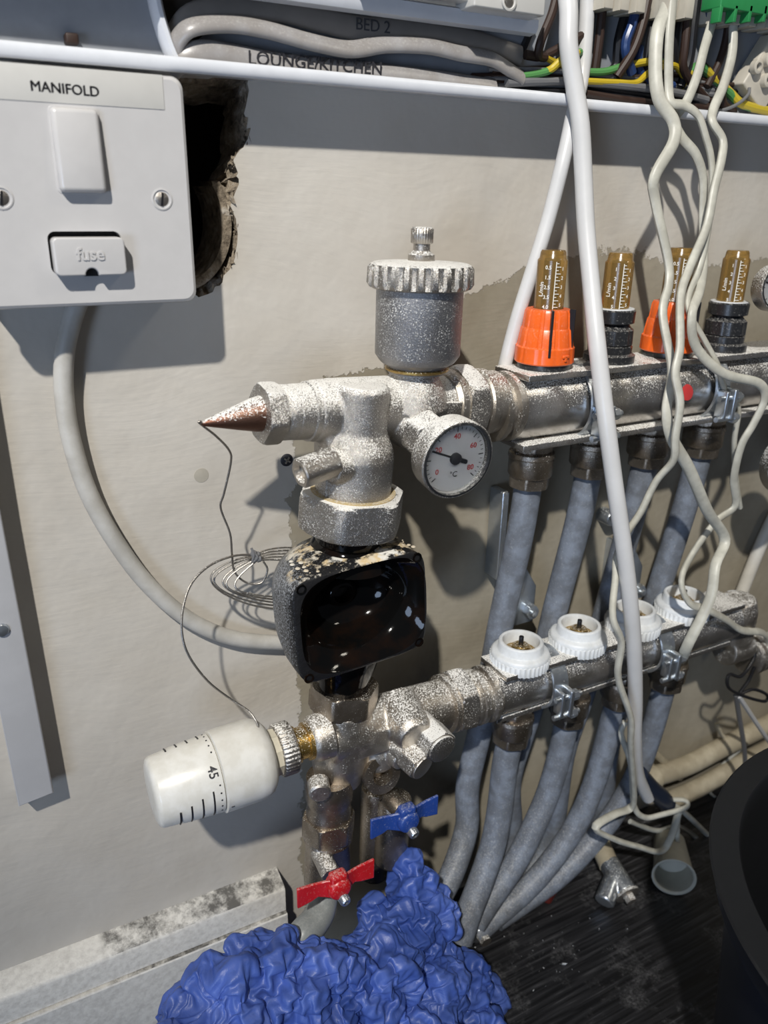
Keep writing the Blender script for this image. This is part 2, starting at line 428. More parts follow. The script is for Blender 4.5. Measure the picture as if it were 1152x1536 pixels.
def rough_brown():
    m, nt, b = newmat('broken_plaster_edge')
    n = noise_node(nt, 120, 6, 0.7)
    nt.links.new(ramp(nt, n.outputs['Fac'], [(0.35, (0.06, 0.045, 0.03, 1)), (0.55, (0.28, 0.23, 0.17, 1)), (0.7, (0.5, 0.46, 0.4, 1))]).outputs[0], b.inputs['Base Color'])
    b.inputs['Roughness'].default_value = 0.9; bump(nt, b, n.outputs['Fac'], 0.8, 0.003); return m
M['edge'] = rough_brown()
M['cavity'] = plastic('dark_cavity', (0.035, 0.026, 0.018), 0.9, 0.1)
def floormat():
    m, nt, b = newmat('black_wood_floor')
    tc = N(nt, 'ShaderNodeTexCoord'); mp = nt.nodes.new('ShaderNodeMapping'); mp.inputs['Rotation'].default_value = (0, 0, math.radians(-8)); mp.inputs['Scale'].default_value = (18, 420, 18)
    nt.links.new(tc.outputs['Object'], mp.inputs['Vector'])
    n = N(nt, 'ShaderNodeTexNoise'); n.inputs['Scale'].default_value = 1.0; n.inputs['Detail'].default_value = 6; nt.links.new(mp.outputs[0], n.inputs['Vector'])
    c0 = ramp(nt, n.outputs['Fac'], [(0.40, (0.006, 0.006, 0.007, 1)), (0.62, (0.030, 0.030, 0.033, 1)), (0.72, (0.09, 0.09, 0.095, 1))]).outputs[0]
    d = noise_node(nt, 22, 6, 0.75); d2 = noise_node(nt, 500, 3, 0.8)
    dm = math_(nt, 'MULTIPLY', ramp(nt, d.outputs['Fac'], [(0.52, g(0)), (0.72, g(0.55))]).outputs[0], ramp(nt, d2.outputs['Fac'], [(0.42, g(0.1)), (0.66, g(1))]).outputs[0])
    c = mixc(nt, dm, c0, (0.42, 0.42, 0.43, 1))
    nt.links.new(c, b.inputs['Base Color']); b.inputs['Roughness'].default_value = 0.42
    bump(nt, b, n.outputs['Fac'], 0.4, 0.0012); return m
M['floor'] = floormat()
def skirtmat():
    m, nt, b = newmat('gloss_white_skirting')
    gm = nt.nodes.new('ShaderNodeNewGeometry'); sx = nt.nodes.new('ShaderNodeSeparateXYZ'); nt.links.new(gm.outputs['Normal'], sx.inputs[0])
    px = nt.nodes.new('ShaderNodeSeparateXYZ'); nt.links.new(gm.outputs['Position'], px.inputs[0])
    n = noise_node(nt, 55, 8, 0.78); n2 = noise_node(nt, 260, 4, 0.7)
    up = math_(nt, 'GREATER_THAN', sx.outputs[2], 0.6)
    reg = math_(nt, 'MULTIPLY', math_(nt, 'SUBTRACT', px.outputs[0], 0.020), 200, clamp=True)
    dm = math_(nt, 'MULTIPLY', math_(nt, 'MULTIPLY', ramp(nt, n.outputs['Fac'], [(0.42, g(0)), (0.58, g(1))]).outputs[0], up), reg)
    base = ramp(nt, n2.outputs['Fac'], [(0.35, (0.58, 0.56, 0.52, 1)), (0.6, (0.74, 0.72, 0.67, 1))]).outputs[0]
    c = mixc(nt, dm, base, (0.13, 0.125, 0.115, 1))
    nt.links.new(c, b.inputs['Base Color']); b.inputs['Roughness'].default_value = 0.32
    bump(nt, b, n2.outputs['Fac'], 0.35, 0.0006); return m
M['skirt'] = skirtmat()
def earthmat():
    m, nt, b = newmat('green_yellow_insulation')
    tc = N(nt, 'ShaderNodeTexCoord'); gm = nt.nodes.new('ShaderNodeNewGeometry'); sx = nt.nodes.new('ShaderNodeSeparateXYZ'); nt.links.new(gm.outputs['Normal'], sx.inputs[0])
    nt.links.new(ramp(nt, math_(nt, 'MULTIPLY_ADD', sx.outputs[2], 0.5, 0.5), [(0.0, (0.55, 0.42, 0.03, 1)), (0.62, (0.08, 0.24, 0.07, 1))], 'CONSTANT').outputs[0], b.inputs['Base Color'])
    b.inputs['Roughness'].default_value = 0.35; return m
def earthmat2():
    m, nt, b = newmat('green_yellow_insulation')
    n = noise_node(nt, 60, 0)
    nt.links.new(ramp(nt, n.outputs['Fac'], [(0.0, (0.08, 0.24, 0.07, 1)), (0.47, (0.50, 0.38, 0.03, 1))], 'CONSTANT').outputs[0], b.inputs['Base Color'])
    b.inputs['Roughness'].default_value = 0.35; return m
M['earth'] = earthmat2()

FLOOR = -500.0
# ------------------------------------------------------------------ the setting
def jag_poly(pts, n=5, amp=1.6, seed=3):
    rnd = random.Random(seed); out = []
    for i in range(len(pts)):
        a = Vector(pts[i]); b_ = Vector(pts[(i + 1) % len(pts)])
        for k in range(n):
            p = a.lerp(b_, k / n)
            if k: p += Vector((rnd.uniform(-amp, amp), rnd.uniform(-amp, amp)))
            out.append(p)
    return out
def xz(px, py, off=0): p = at(px, py, off); return (p.x, p.z)
hole = [xz(374, 112), xz(366, 170), xz(372, 208), xz(350, 240), xz(358, 268), xz(346, 310), xz(356, 345), xz(350, 395), xz(330, 428), xz(298, 446)]
hole = [(88, 44.0)] + hole + [(88, -37.0)]
hp = jag_poly(hole, 5, 0.9)
outer = [Vector((-400, 420)), Vector((1100, 420)), Vector((1100, FLOOR)), Vector((-400, FLOOR))]
vin = outer + hp
edges = [(i, (i + 1) % 4) for i in range(4)] + [(4 + i, 4 + (i + 1) % len(hp)) for i in range(len(hp))]
r = delaunay_2d_cdt(vin, edges, [], 0, 1e-5)
def inpoly(p, poly):
    c = False; j = len(poly) - 1
    for i in range(len(poly)):
        if (poly[i].y > p.y) != (poly[j].y > p.y) and p.x < (poly[j].x - poly[i].x) * (p.y - poly[i].y) / (poly[j].y - poly[i].y) + poly[i].x: c = not c
        j = i
    return c
mb = MB(); fs = [f for f in r[2] if not inpoly(sum((r[0][i] for i in f), Vector((0, 0))) / len(f), hp)]
mb.add([(p.x, 0, p.y) for p in r[0]], fs)
wall = mb.build('wall_back', M['wall'], origin=(0, 0, 0)); tag(wall, kind='structure')
# broken edge of the hole, wall thickness
mb = MB(); n = len(hp); rnd = random.Random(5); lay = [0, 2.2, 5, 9, 14, 20, 27]
cen = sum(hp, Vector((0, 0))) / n
vs = []
for j, d in enumerate(lay):
    for p in hp:
        q = p + (cen - p).normalized() * ((rnd.uniform(-1.6, 2.6) + (0, 0, 0.5, 1.5, 3.5, 6, 9)[j]) if j else 0)
        vs.append((q.x, d, q.y))
fs = [(j * n + i, j * n + (i + 1) % n, (j + 1) * n + (i + 1) % n, (j + 1) * n + i) for j in range(len(lay) - 1) for i in range(n)]
mb.add(vs, fs); mb.build('broken_edge', M['edge'], wall, sharp=20)
mb = MB()
for k in range(60):
    i = rnd.randrange(8, n - 14); p = hp[i].lerp(hp[i + 1], rnd.random())
    s_ = rnd.uniform(0.7, 2.4); y = rnd.uniform(-0.6, 2.5)
    a = [Vector((p.x + rnd.uniform(-s_, s_) - 0.4, y + rnd.uniform(-.8, .8), p.y + rnd.uniform(-s_, s_) * 1.5)) for _ in range(4)]
    mb.add(a, [(0, 1, 2), (0, 1, 3), (0, 2, 3), (1, 2, 3)])
o = mb.build('plaster_crumb', M['edge'], wall, sharp=10); o['kind'] = 'stuff'
# a curved duct wall and a torn strip inside the hole
mb = MB(); c0 = Vector((98, 0, -12))
vs = []; fs = []
for j in range(2):
    for i in range(19):
        a = math.radians(-100 + i * 7.5)
        vs.append(c0 + Vector((math.cos(a) * 27, 2 + j * 34, math.sin(a) * 31)))
        vs.append(c0 + Vector((math.cos(a) * 23, 2 + j * 34, math.sin(a) * 27)))
for i in range(18):
    a = i * 2; b_ = 38 + i * 2
    fs += [(a, a + 2, b_ + 2, b_), (a + 1, a + 3, b_ + 3, b_ + 1), (a, a + 1, a + 3, a + 2)]
mb.add(vs, fs); mb.build('hole_lining', M['edge'], wall)
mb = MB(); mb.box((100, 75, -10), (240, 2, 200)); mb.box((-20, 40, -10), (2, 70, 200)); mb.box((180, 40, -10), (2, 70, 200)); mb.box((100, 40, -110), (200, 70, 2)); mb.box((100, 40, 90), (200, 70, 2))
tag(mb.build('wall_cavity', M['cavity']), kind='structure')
# little filled spot and smears on the wall
mb = MB(); c = at(302, 713, 0); mb.lathe((c.x, 0.6, c.z), (0, -1, 0), [(0, 3.9), (0.75, 3.8), (0.85, 2.4), (0.9, 0.1)], 24)
mb.build('filler_spot', plastic('old_filler', (0.40, 0.37, 0.31), 0.6), wall)
mb = MB(); mb.add([(-400, -700, FLOOR), (1100, -700, FLOOR), (1100, 0, FLOOR), (-400, 0, FLOOR)], [(0, 1, 2, 3)])
fl = mb.build('floor', M['floor'], origin=(0, 0, FLOOR)); tag(fl, kind='structure')
rnd = random.Random(3)
mb = MB()
for k in range(40):
    p = atz(rnd.gauss(835, 75), rnd.gauss(1430, 34), FLOOR); s_ = rnd.uniform(0.3, 0.9)
    if k == 0: p = atz(848, 1449, FLOOR); s_ = 2.2
    v = [p + Vector((rnd.uniform(-s_, s_), rnd.uniform(-s_, s_), rnd.uniform(0, s_ * 1.3))) for _ in range(5)]
    mb.add(v, [(0, 1, 2), (0, 1, 3), (0, 2, 3), (1, 2, 3), (0, 1, 4), (1, 2, 4), (0, 2, 4)])
tag(mb.build('plaster_crumb', M['cap_white'], fl, sharp=5), kind='stuff')
# skirting: ledge board and lower board
X1 = 133.0
def skirt_sec(mb, sec, x0, x1):
    n = len(sec); vs = [(x0, y, z) for y, z in sec] + [(x1, y, z) for y, z in sec]
    mb.add(vs, [tuple(range(n - 1, -1, -1)), tuple(range(n, 2 * n))] + [(i, (i + 1) % n, n + (i + 1) % n, n + i) for i in range(n)])
mb = MB(); skirt_sec(mb, [(0, -409), (-13.4, -413), (-14.6, -414.2), (-15, -415.5), (-15, -432), (0, -432)], -400, X1)
sk = mb.build('baseboard_back', M['skirt'], origin=(0, 0, FLOOR), sharp=50); tag(sk, kind='structure')
mb = MB(); skirt_sec(mb, [(0, -432.6), (-17.2, -432.6), (-17.8, -433.4), (-17.8, FLOOR), (0, FLOOR)], -400, X1)
mb.build('lower_board', M['skirt'], sk)

# ------------------------------------------------------------------ batten on the left
mb = MB(); pa, pb, pc = at(81, 1190, 13), at(0, 762, 13), at(28, 1211, 13); mb.prism([(pb.x - 17, 40), (pb.x, 40), (pb.x, pb.z), (pa.x, pa.z), (pc.x, pc.z)], -13, 0, 1.0)
bt = mb.build('trunking_strip', M['batten']); tag(bt, 'narrow grey painted strip running down the wall at the left edge', 'trunking')
mb = MB(); c = at(3, 945, 13); mb.cyl((c.x, -12, c.z), (c.x, -14.4, c.z), 3.6, 3.0, 20, 0.5)
sw = mb.build('screw', M['zinc'], bt)

# ------------------------------------------------------------------ fused spur
ACC = thing('fused_spur_switch', (54.8, 0, -44), 'square white fused spur switch with MANIFOLD label on the wall at upper left', 'switch')
def rrect(x0, x1, z0, z1, r, n=6):
    out = []
    for cx, cz, a0 in ((x1 - r, z1 - r, 0), (x0 + r, z1 - r, 90), (x0 + r, z0 + r, 180), (x1 - r, z0 + r, 270)):
        for k in range(n + 1):
            a = math.radians(a0 + 90 * k / n); out.append((cx + r * math.cos(a), cz + r * math.sin(a)))
    return out
PX0, PX1, PZ0, PZ1 = 11.5, 97.8, -43.9, 43.3
mb = MB(); mb.prism(rrect(PX0 + 1.5, PX1 - 1.5, PZ0 + 1.5, PZ1 - 1.5, 3), -22, 0.0)
mb.build('back_box', M['white'], ACC)
# faceplate with a slot for the fuse carrier
fz0, fz1 = -33.0, -17.0
def plate_with_hole(outer, inner, yf, yb, bevel_):
    vin = [Vector(p) for p in outer] + [Vector(p) for p in inner]; no = len(outer); ni = len(inner)
    ed = [(i, (i + 1) % no) for i in range(no)] + [(no + i, no + (i + 1) % ni) for i in range(ni)]
    r_ = delaunay_2d_cdt(vin, ed, [], 0, 1e-5); hole_ = [Vector(p) for p in inner]
    fs_ = [f for f in r_[2] if not inpoly(sum((r_[0][i] for i in f), Vector((0, 0))) / len(f), hole_)]
    return r_[0], fs_, ed
a = at(78, 352, 35); b_ = at(190, 416, 35); FX, FZ = (a.x + b_.x) / 2, (a.z + b_.z) / 2
outer_r = rrect(PX0, PX1, PZ0, PZ1, 4.5); inner_r = rrect(FX - 14.6, FX + 13.6, FZ - 7.0, FZ + 9.3, 3.0)
mb = MB()
cxm, czm = (PX0 + PX1) / 2, (PZ0 + PZ1) / 2
def shrink(poly, d): return [(cxm + (x - cxm) * (1 - d / 43), czm + (z - czm) * (1 - d / 43)) for x, z in poly]
rings = [(outer_r, -22.0), (outer_r, -27.5), (shrink(outer_r, .5), -29.2), (shrink(outer_r, 1.6), -30.0)]
vs = [(x, y, z) for poly, y in rings for x, z in poly]; k_ = len(outer_r)
fs = [(j * k_ + i, j * k_ + (i + 1) % k_, (j + 1) * k_ + (i + 1) % k_, (j + 1) * k_ + i) for j in range(3) for i in range(k_)]
mb.add(vs, fs)
pv, pf, _ = plate_with_hole(shrink(outer_r, 1.6), inner_r, 0, 0, 0)
mb.add([(p.x, -30.0, p.y) for p in pv], pf)
ni = len(inner_r); mb.add([(x, y, z) for y in (-30.0, -23.0) for x, z in inner_r], [(i, (i + 1) % ni, ni + (i + 1) % ni, ni + i) for i in range(ni)])
mb.build('faceplate', M['white'], ACC)
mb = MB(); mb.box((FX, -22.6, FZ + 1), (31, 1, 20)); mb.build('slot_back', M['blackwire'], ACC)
# rocker
mb = MB()
a = at(80, 160, 33); b_ = at(155, 283, 33)
RXc, RZc = (a.x + b_.x) / 2, (a.z + b_.z) / 2
mb.box((RXc, -31.3, RZc - 0.8), (17.2, 5.5, 29.6), 1.8, Matrix.Rotation(math.radians(-3.5), 3, 'X'))
rk = mb.build('rocker_switch', M['white'], ACC)
mb = MB(); mb.prism(rrect(RXc - 9.3, RXc + 9.3, RZc - 16.2, RZc + 14.8, 2.2), -30.25, -29.8, 0.2); mb.build('rocker_surround', M['white'], ACC)
# fuse carrier
a = at(78, 352, 35); b_ = at(190, 416, 35); FX, FZ = (a.x + b_.x) / 2, (a.z + b_.z) / 2
mb = MB()
fp = rrect(FX - 13.6, FX + 13.6, FZ - 7.2, FZ + 7.2, 2.0)
notch = []
for k in range(9):
    t = math.radians(180 - 180 * k / 8); notch.append((FX + 2.6 * math.cos(t), FZ - 7.2 + 2.8 * math.sin(t)))
q = [p for p in fp if not (abs(p[0] - FX) < 3 and p[1] < FZ - 5)]
# insert the notch between the two bottom corners (list runs anticlockwise: bottom left corner then bottom right)
i0 = max(i for i, p in enumerate(q) if p[0] < FX and p[1] < FZ - 5)
q = q[:i0 + 1] + notch + q[i0 + 1:]
mb.prism(q, -36.0, -24, 0.7)
fc_ = mb.build('fuse_carrier', M['white'], ACC)
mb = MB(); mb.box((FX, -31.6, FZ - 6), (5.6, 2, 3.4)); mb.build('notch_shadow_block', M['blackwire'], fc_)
text('fuse', 6.6, plane_fn((FX, -36.0, FZ + 0.8), (1, 0, 0), (0, 0, 1), (0, -1, 0)), M['white'], 'lettering', fc_, 0.45, 0.12)
# label tape
a = at(0, 100, 30); b_ = at(247, 165, 30)
mb = MB(); mb.box(((12.4 + b_.x) / 2, -30.12, 37.0), (b_.x - 12.4, 0.24, 12.2), 0.05)
lb = mb.build('label_tape', M['label'], ACC)
c = at(98, 134, 30.3)
for k_ in (-0.14, 0, 0.14): text('MANIFOLD', 4.9, plane_fn((c.x + k_, -30.26 - abs(k_) * .05, c.z + k_ * .7), (1, 0, -0.02), (0, 0, 1), (0, -1, 0)), M['ink'], 'lettering', lb, 0.05, 0.0)
for p in ((2, 297), (243, 299)):
    c = at(*p, 30)
    mb = MB(); mb.lathe((c.x, -29.4, c.z), (0, -1, 0), [(0, 4.2), (0.9, 4.2), (1.0, 3.6), (0.2, 3.2), (0.2, 0.01)], 28, caps=False)
    rim = mb.build('screw_rim', M['white'], ACC)
    mb = MB(); mb.lathe((c.x, -29.4, c.z), (0, -1, 0), [(0, 3.0), (0.5, 3.0), (0.9, 2.2), (1.0, 0.01)], 28)
    s_ = mb.build('screw', M['nickel'], ACC)
    mb = MB(); mb.box((c.x, -30.35, c.z), (0.8, 0.5, 5.0), 0, Matrix.Rotation(math.radians(8), 3, 'Y')); mb.build('slot', M['blackwire'], s_)
# its cable, painted over, sweeping down the wall
pts = [(122, 440, 6), (108, 480, 6), (97, 530, 6), (96, 590, 5), (107, 660, 5), (133, 740, 5), (175, 815, 5), (225, 880, 5), (285, 930, 5), (350, 957, 5), (425, 964, 5), (480, 962, 5)]
mb = MB(); mb.tube([at(*p) for p in pts], 4.3, 16, b=3.9)
tag(mb.build('power_cable', M['wallcable'] if 'wallcable' in M else M['batten_c'] if 'batten_c' in M else plastic('paint_smeared_sheath', (0.50, 0.485, 0.45), 0.5, 0.05, dirt=(0.36, 0.34, 0.30), bs=0.3, scale=60)), 'thick pale cable curving down the wall from under the spur switch', 'cable')

# ------------------------------------------------------------------ wiring enclosure
ENC = thing('wiring_enclosure', (300, 0, 46), 'open white steel wiring enclosure across the top, full of cables', 'enclosure')
# back panel with the round cable entry
mb = MB(); mb.box((300, -0.8, 180), (1200, 1.6, 260)); mb.build('back_panel', M['panel'], ENC)
mb = MB(); mb.box((300, -11, 48.3), (1200, 22, 1.5)); mb.build('tray_floor', M['lip'], ENC)
gx = at(850, 165, 22).x
def lip(x0, x1, z0, z1, dz=0.0):
    mb = MB(); h = 5.6; sec = []
    for k in range(13):
        a = PI * k / 12; sec.append((-22 - 1.7 * math.sin(a) * 1.0, (z0 + dz) + h / 2 + (h / 2) * math.cos(a)))
    sec += [(-20.6, z0 + dz), (-20.6, z0 + h + dz)]
    skirt_sec(mb, sec, x0, x1)
    for v in mb.v[len(sec):]: v.z += z1 - z0
    return mb.build('tray_lip', M['lip'], ENC, sharp=40)
lip(-200, gx - 0.5, 45.6, 45.6); lip(gx + 8, 900, 44.0, 44.0)
# upper rail
pa, pb = at(540, -30, 20), at(806, 55, 20)
mb = MB(); sec = [(-16, 0), (-21, 0.6), (-22.4, 3), (-22.4, 6.2), (-21, 7), (-2, 7), (-2, 6), (-18, 5.6), (-19, 1.2), (-16, 1)]
zr = at(700, 38, 22).z
skirt_sec(mb, [(y, z + zr) for y, z in sec], -200, at(806, 50, 22).x)
mb.build('upper_rail', M['lip'], ENC, sharp=40)
# curved white entry trim at left
mb = MB(); mb.tube([at(228, -20, 6), at(236, 20, 6), at(248, 60, 6), at(262, 95, 6)], 2.6, 10, b=6)
mb.build('entry_trim', M['lip'], ENC)
mb = MB(); c = at(262, 18, 3); mb.lathe((c.x + 4, -1.4, c.z), (0, -1, 0), [(0, 10.5), (1.0, 10.5), (1.0, 0.01)], 30); mb.build('entry_hole', M['cavity'], ENC)
mb = MB(); c = at(108, 58, 6); mb.box(c + Vector((0, 2, 0)), (5, 6, 4), 0.8); mb.build('clip', M['brown'], ENC)
mb = MB()
for k in range(1): mb.box(at(790, 60, 4), (2.5, 3, 16), 0, Matrix.Rotation(math.radians(25), 3, 'Y'))
mb.build('knockout', M['blackwire'], ENC)

def cable(name, pts, r, mat, label, cat, group=None, b=None, seg=12, up=(0, 0, 1), twist=None, dense=6):
    P = [at(*p) for p in pts]
    if cat == 'wire' and group:
        for p in P: p.z = max(p.z, 49.6 + r)
    mb = MB(); mb.tube(P, r, seg, b=b, up=up, twist=twist, dense=dense)
    o = mb.build(name, mat)
    return tag(o, label, cat, group)
G = 'sheathed cables inside the wiring enclosure'
cable('grey_cable', [(262, 80, 7), (268, 58, 10), (290, 40, 13), (345, 36, 14), (400, 45, 15), (470, 64, 15), (525, 74, 14), (577, 67, 14), (640, 69, 15), (690, 80, 15), (735, 88, 14), (760, 102, 14), (782, 117, 13)], 4.6, M['greycable'], 'thick light grey flat cable sweeping over the others from the entry hole', 'cable', G, b=2.6, seg=18)
g2 = cable('grey_cable', [(262, 60, 5), (290, 25, 6), (350, 14, 6), (420, 14, 6), (475, 28, 6), (536, 42, 7), (620, 48, 7), (700, 60, 7), (780, 85, 6)], 5.2, M['browngrey'], 'brownish grey cable marked BED 2, behind the light grey one', 'cable', G, b=2.4, seg=18)
g3 = cable('grey_cable', [(255, 105, 6), (275, 86, 10), (310, 78, 12), (360, 86, 12), (420, 97, 12), (500, 105, 12), (580, 113, 12), (660, 122, 11), (742, 134, 11)], 5.0, M['greycable'], 'grey cable marked LOUNGE/KITCHEN lying lowest along the tray lip', 'cable', G, b=2.6, seg=18)
def write_on(s, a, b_, off, size, mat, parent, bold=0.1):
    A = at(*a, off); B = at(*b_, off); U = (B - A).normalized()
    return text(s, size, plane_fn((A + B) / 2, U, Vector((0, 0, 1)), (0, -1, 0)), mat, 'lettering', parent, 0.06, bold, 0.0)
write_on('LOUNGE/KITCHEN', (362, 86), (582, 105), 14.9, 7.6, M['ink'], g3, 0.05)
write_on('BED 2', (520, 34), (598, 44), 9.5, 7.0, M['inkgrey'], g2, 0.03)

# loose wires (right half of the enclosure)
W1 = [
 ('earth_wire', 'earth', [(770, 116, 13), (800, 112, 14), (825, 105, 16), (845, 88, 18), (870, 78, 14)], 1.9, 'green and yellow wire leaving the cut end of the thick grey cable'),
 ('earth_wire', 'yellow', [(818, 85, 12), (835, 95, 10), (858, 106, 8)], 1.7, 'short yellow wire end beside the brown wires'),
 ('earth_wire', 'earth', [(870, 108, 12), (905, 108, 12), (935, 100, 12), (980, 92, 10), (1010, 98, 8)], 2.0, 'green and yellow wire running level behind the white cable'),
 ('earth_wire', 'yellow', [(880, 122, 16), (925, 124, 16), (955, 124, 16), (975, 108, 15), (1010, 98, 12), (1030, 120, 9)], 1.7, 'yellow wire rising beside the grey core at mid tray'),
 ('grey_wire', 'greywire', [(760, 124, 14), (830, 122, 14), (890, 124, 15), (960, 131, 16), (1020, 140, 15), (1060, 150, 12)], 2.1, 'grey wire stretched level above the tray lip'),
 ('brown_wire', 'brown', [(838, -20, 12), (828, 20, 14), (812, 60, 15), (808, 82, 13), (818, 86, 12)], 2.3, 'brown wire hanging to the left of the white cable'),
 ('brown_wire', 'brown', [(788, 82, 10), (815, 84, 11), (850, 66, 12), (880, 50, 12)], 2.3, 'brown wire crossing behind the top of the white cable'),
 ('brown_wire', 'brown', [(975, -20, 14), (965, 30, 16), (950, 75, 16), (925, 115, 13)], 2.5, 'brown wire slanting down beside the blue wire'),
 ('brown_wire', 'brown', [(1032, 20, 14), (1027, 70, 15), (1025, 100, 14), (1036, 122, 12), (1060, 150, 10)], 2.3, 'brown wire between the two outer cream cables'),
 ('brown_wire', 'brown', [(878, 140, 14), (940, 150, 15), (1000, 158, 16), (1060, 166, 14)], 1.9, 'dark brown wire lying lowest in the tray'),
 ('brown_wire', 'brown', [(1055, 100, 6), (1080, 125, 8), (1085, 155, 10), (1100, 172, 8)], 2.3, 'brown wire behind the right hand cream cable'),
 ('blue_wire', 'bluewire', [(960, -20, 12), (950, 30, 14), (938, 70, 14), (948, 110, 12)], 2.6, 'blue wire hanging below the terminal strip'),
 ('blue_wire', 'bluewire', [(1060, -20, 12), (1064, 20, 14), (1070, 40, 15)], 2.0, 'blue wire entering the inner cream cable'),
 ('blue_wire', 'bluewire', [(1132, -20, 12), (1122, 8, 15), (1108, 30, 15), (1100, 42, 15)], 2.0, 'blue wire entering the right hand cream cable'),
 ('brown_wire', 'brown', [(906, -20, 8), (902, 30, 10), (896, 80, 10), (890, 120, 9)], 2.4, 'brown wire just right of the two white cables'),
 ('black_wire', 'blackwire', [(1046, -10, 8), (1040, 40, 9), (1034, 90, 9), (1020, 130, 8)], 2.6, 'black wire left of the inner cream cable end'),
 ('brown_wire', 'brown', [(1004, -10, 5), (1012, 50, 6), (1004, 100, 7), (990, 130, 7)], 2.6, 'brown wire deep behind the paired cream cables'),
 ('black_wire', 'blackwire', [(985, 10, 5), (975, 60, 6), (968, 105, 7), (950, 128, 7)], 2.4, 'black wire between the blue wire and the cream pair'),
 ('brown_wire', 'brown', [(1090, -10, 5), (1092, 40, 6), (1080, 90, 7), (1060, 130, 8)], 2.2, 'brown wire behind the right hand cream cable end'),
 ('blue_wire', 'bluewire', [(960, 70, 6), (958, 100, 8), (980, 135, 8), (1010, 128, 7)], 2.2, 'blue wire deep behind the terminal strip'),
 ('black_wire', 'blackwire', [(760, 140, 10), (830, 138, 12), (900, 140, 12), (960, 152, 14), (1010, 160, 14)], 2.2, 'black wire low in the tray'),
 ('black_wire', 'blackwire', [(1020, 22, 8), (1010, 60, 9), (1012, 100, 8)], 3.0, 'black wire behind the paired cream cables'),
 ('black_wire', 'blackwire', [(940, 20, 6), (930, 60, 7), (925, 100, 6), (905, 118, 5)], 3.4, 'black wire at the back behind the blue one'),
 ('black_wire', 'blackwire', [(885, 128, 12), (940, 138, 13), (1000, 148, 12), (1046, 158, 12)], 1.8, 'thin black wire under the grey one'),
 ('grey_wire', 'greywire', [(1060, 172, 12), (1085, 165, 14), (1108, 155, 15), (1122, 142, 15), (1124, 132, 14)], 1.0, 'thin grey wire curling up at its end'),
 ('earth_wire', 'earth', [(1020, 130, 6), (1045, 100, 7), (1072, 118, 7), (1095, 140, 9), (1118, 158, 11), (1180, 172, 11)], 2.6, 'green and yellow wire leaving at the right edge'),
 ('earth_wire', 'yellow', [(740, 122, 6), (758, 132, 8), (775, 144, 9)], 2.1, 'yellow wire out of the cut end of the lowest grey cable'),
]
for nm, mk, pts, rr, lab in W1:
    cable(nm, pts, rr, M[mk], lab, 'wire', 'loose wires in the wiring enclosure', seg=10)
for k in range(12):
    rnd = random.Random(40 + k)
    y0 = 104 + k * 3.0
    cable('core_wire', [(735 + rnd.uniform(-30, 40), y0 + rnd.uniform(-6, 4), 8), (840, y0 + 4 + rnd.uniform(-6, 6), 6 + rnd.random() * 6), (930, y0 + 8 + rnd.uniform(-5, 5), 6 + rnd.random() * 6), (1010, y0 + 12 + rnd.uniform(-6, 6), 6), (1080 + rnd.uniform(-20, 60), y0 + 22 + rnd.uniform(-8, 2), 5)], rnd.uniform(1.0, 1.8), M[('brown', 'greywire', 'blackwire', 'brown')[k % 4]], 'thin dark wire tangled in the bottom of the wiring tray behind the lip', 'wire', 'dark wires in the bottom of the tray', seg=8)
# terminal strip
TS = thing('terminal_strip', at(1000, 15, 10), 'beige terminal strip at the top edge above the cream cables', 'terminal')
for k in range(13):
    px = 898 + k * 24; c = at(px, -10 + k * 3.2, 12)
    if k in (3, 6): continue
    mb = MB(); mb.box(c, (7.6, 16, 16), 0.6); mb.box(c + Vector((-4.4, -6, -1)), (0.9, 7, 15))
    mb.build('terminal', M['beige'], TS)
GT = thing('green_terminal_block', at(1110, 10, 16), 'green terminal block at the top right corner', 'terminal')
mb = MB(); mb.box(at(1130, 2, 20) , (66, 14, 15), 0.8); mb.build('housing', M['green'], GT)
for k in range(5):
    mb = MB(); mb.box(at(1075 + k * 22, 22, 24), (2.2, 6, 8), 0.3); mb.build('rib', M['green'], GT)
TB = thing('terminal_block', at(750, 10, 20), 'cream terminal block with screw above the upper rail', 'terminal')
mb = MB(); a = at(752, -12, 26); mb.box(a, (40, 16, 18), 0.8)
mb.build('housing', M['label'], TB)
c = at(763, 2, 34.2)
mb = MB(); mb.lathe(c, (0, -1, 0), [(0, 4.0), (0.8, 4.0), (1.0, 3.2), (0.2, 2.8), (0.2, 0.01)], 24, caps=False); s_ = mb.build('screw_ring', M['label'], TB)
mb = MB(); mb.lathe(c, (0, -1, 0), [(-.2, 2.6), (0.5, 2.5), (0.8, 0.01)], 24); s_ = mb.build('screw', M['nickel'], TB)
mb = MB(); a = at(620, -20, 22); mb.box(a, (60, 14, 8), 0.8); mb.build('side_housing', M['label'], TB)
RC = thing('round_connector', at(1125, 110, 6), 'beige plastic connector with two round ports at the right edge', 'connector')
mb = MB(); mb.box(at(1142, 112, 8), (26, 10, 34), 1.2, Matrix.Rotation(math.radians(35), 3, 'Y')); mb.build('housing', M['beige'], RC)
for p in ((1131, 101), (1146, 121), (1149, 90)):
    c = at(*p, 13); mb = MB(); mb.lathe(c, (0, -1, 0), [(0, 3.9), (3.5, 3.9), (3.8, 3.4), (3.8, 2.2), (0.6, 2.0), (0.6, 0.01)], 24, caps=False)
    rp = mb.build('port', M['beige'], RC)
    mb = MB(); mb.box(c + Vector((0, -1.2, 0)), (1.2, 0.8, 3.6), 0, Matrix.Rotation(math.radians(30), 3, 'Y')); mb.build('slot', M['blackwire'], rp)

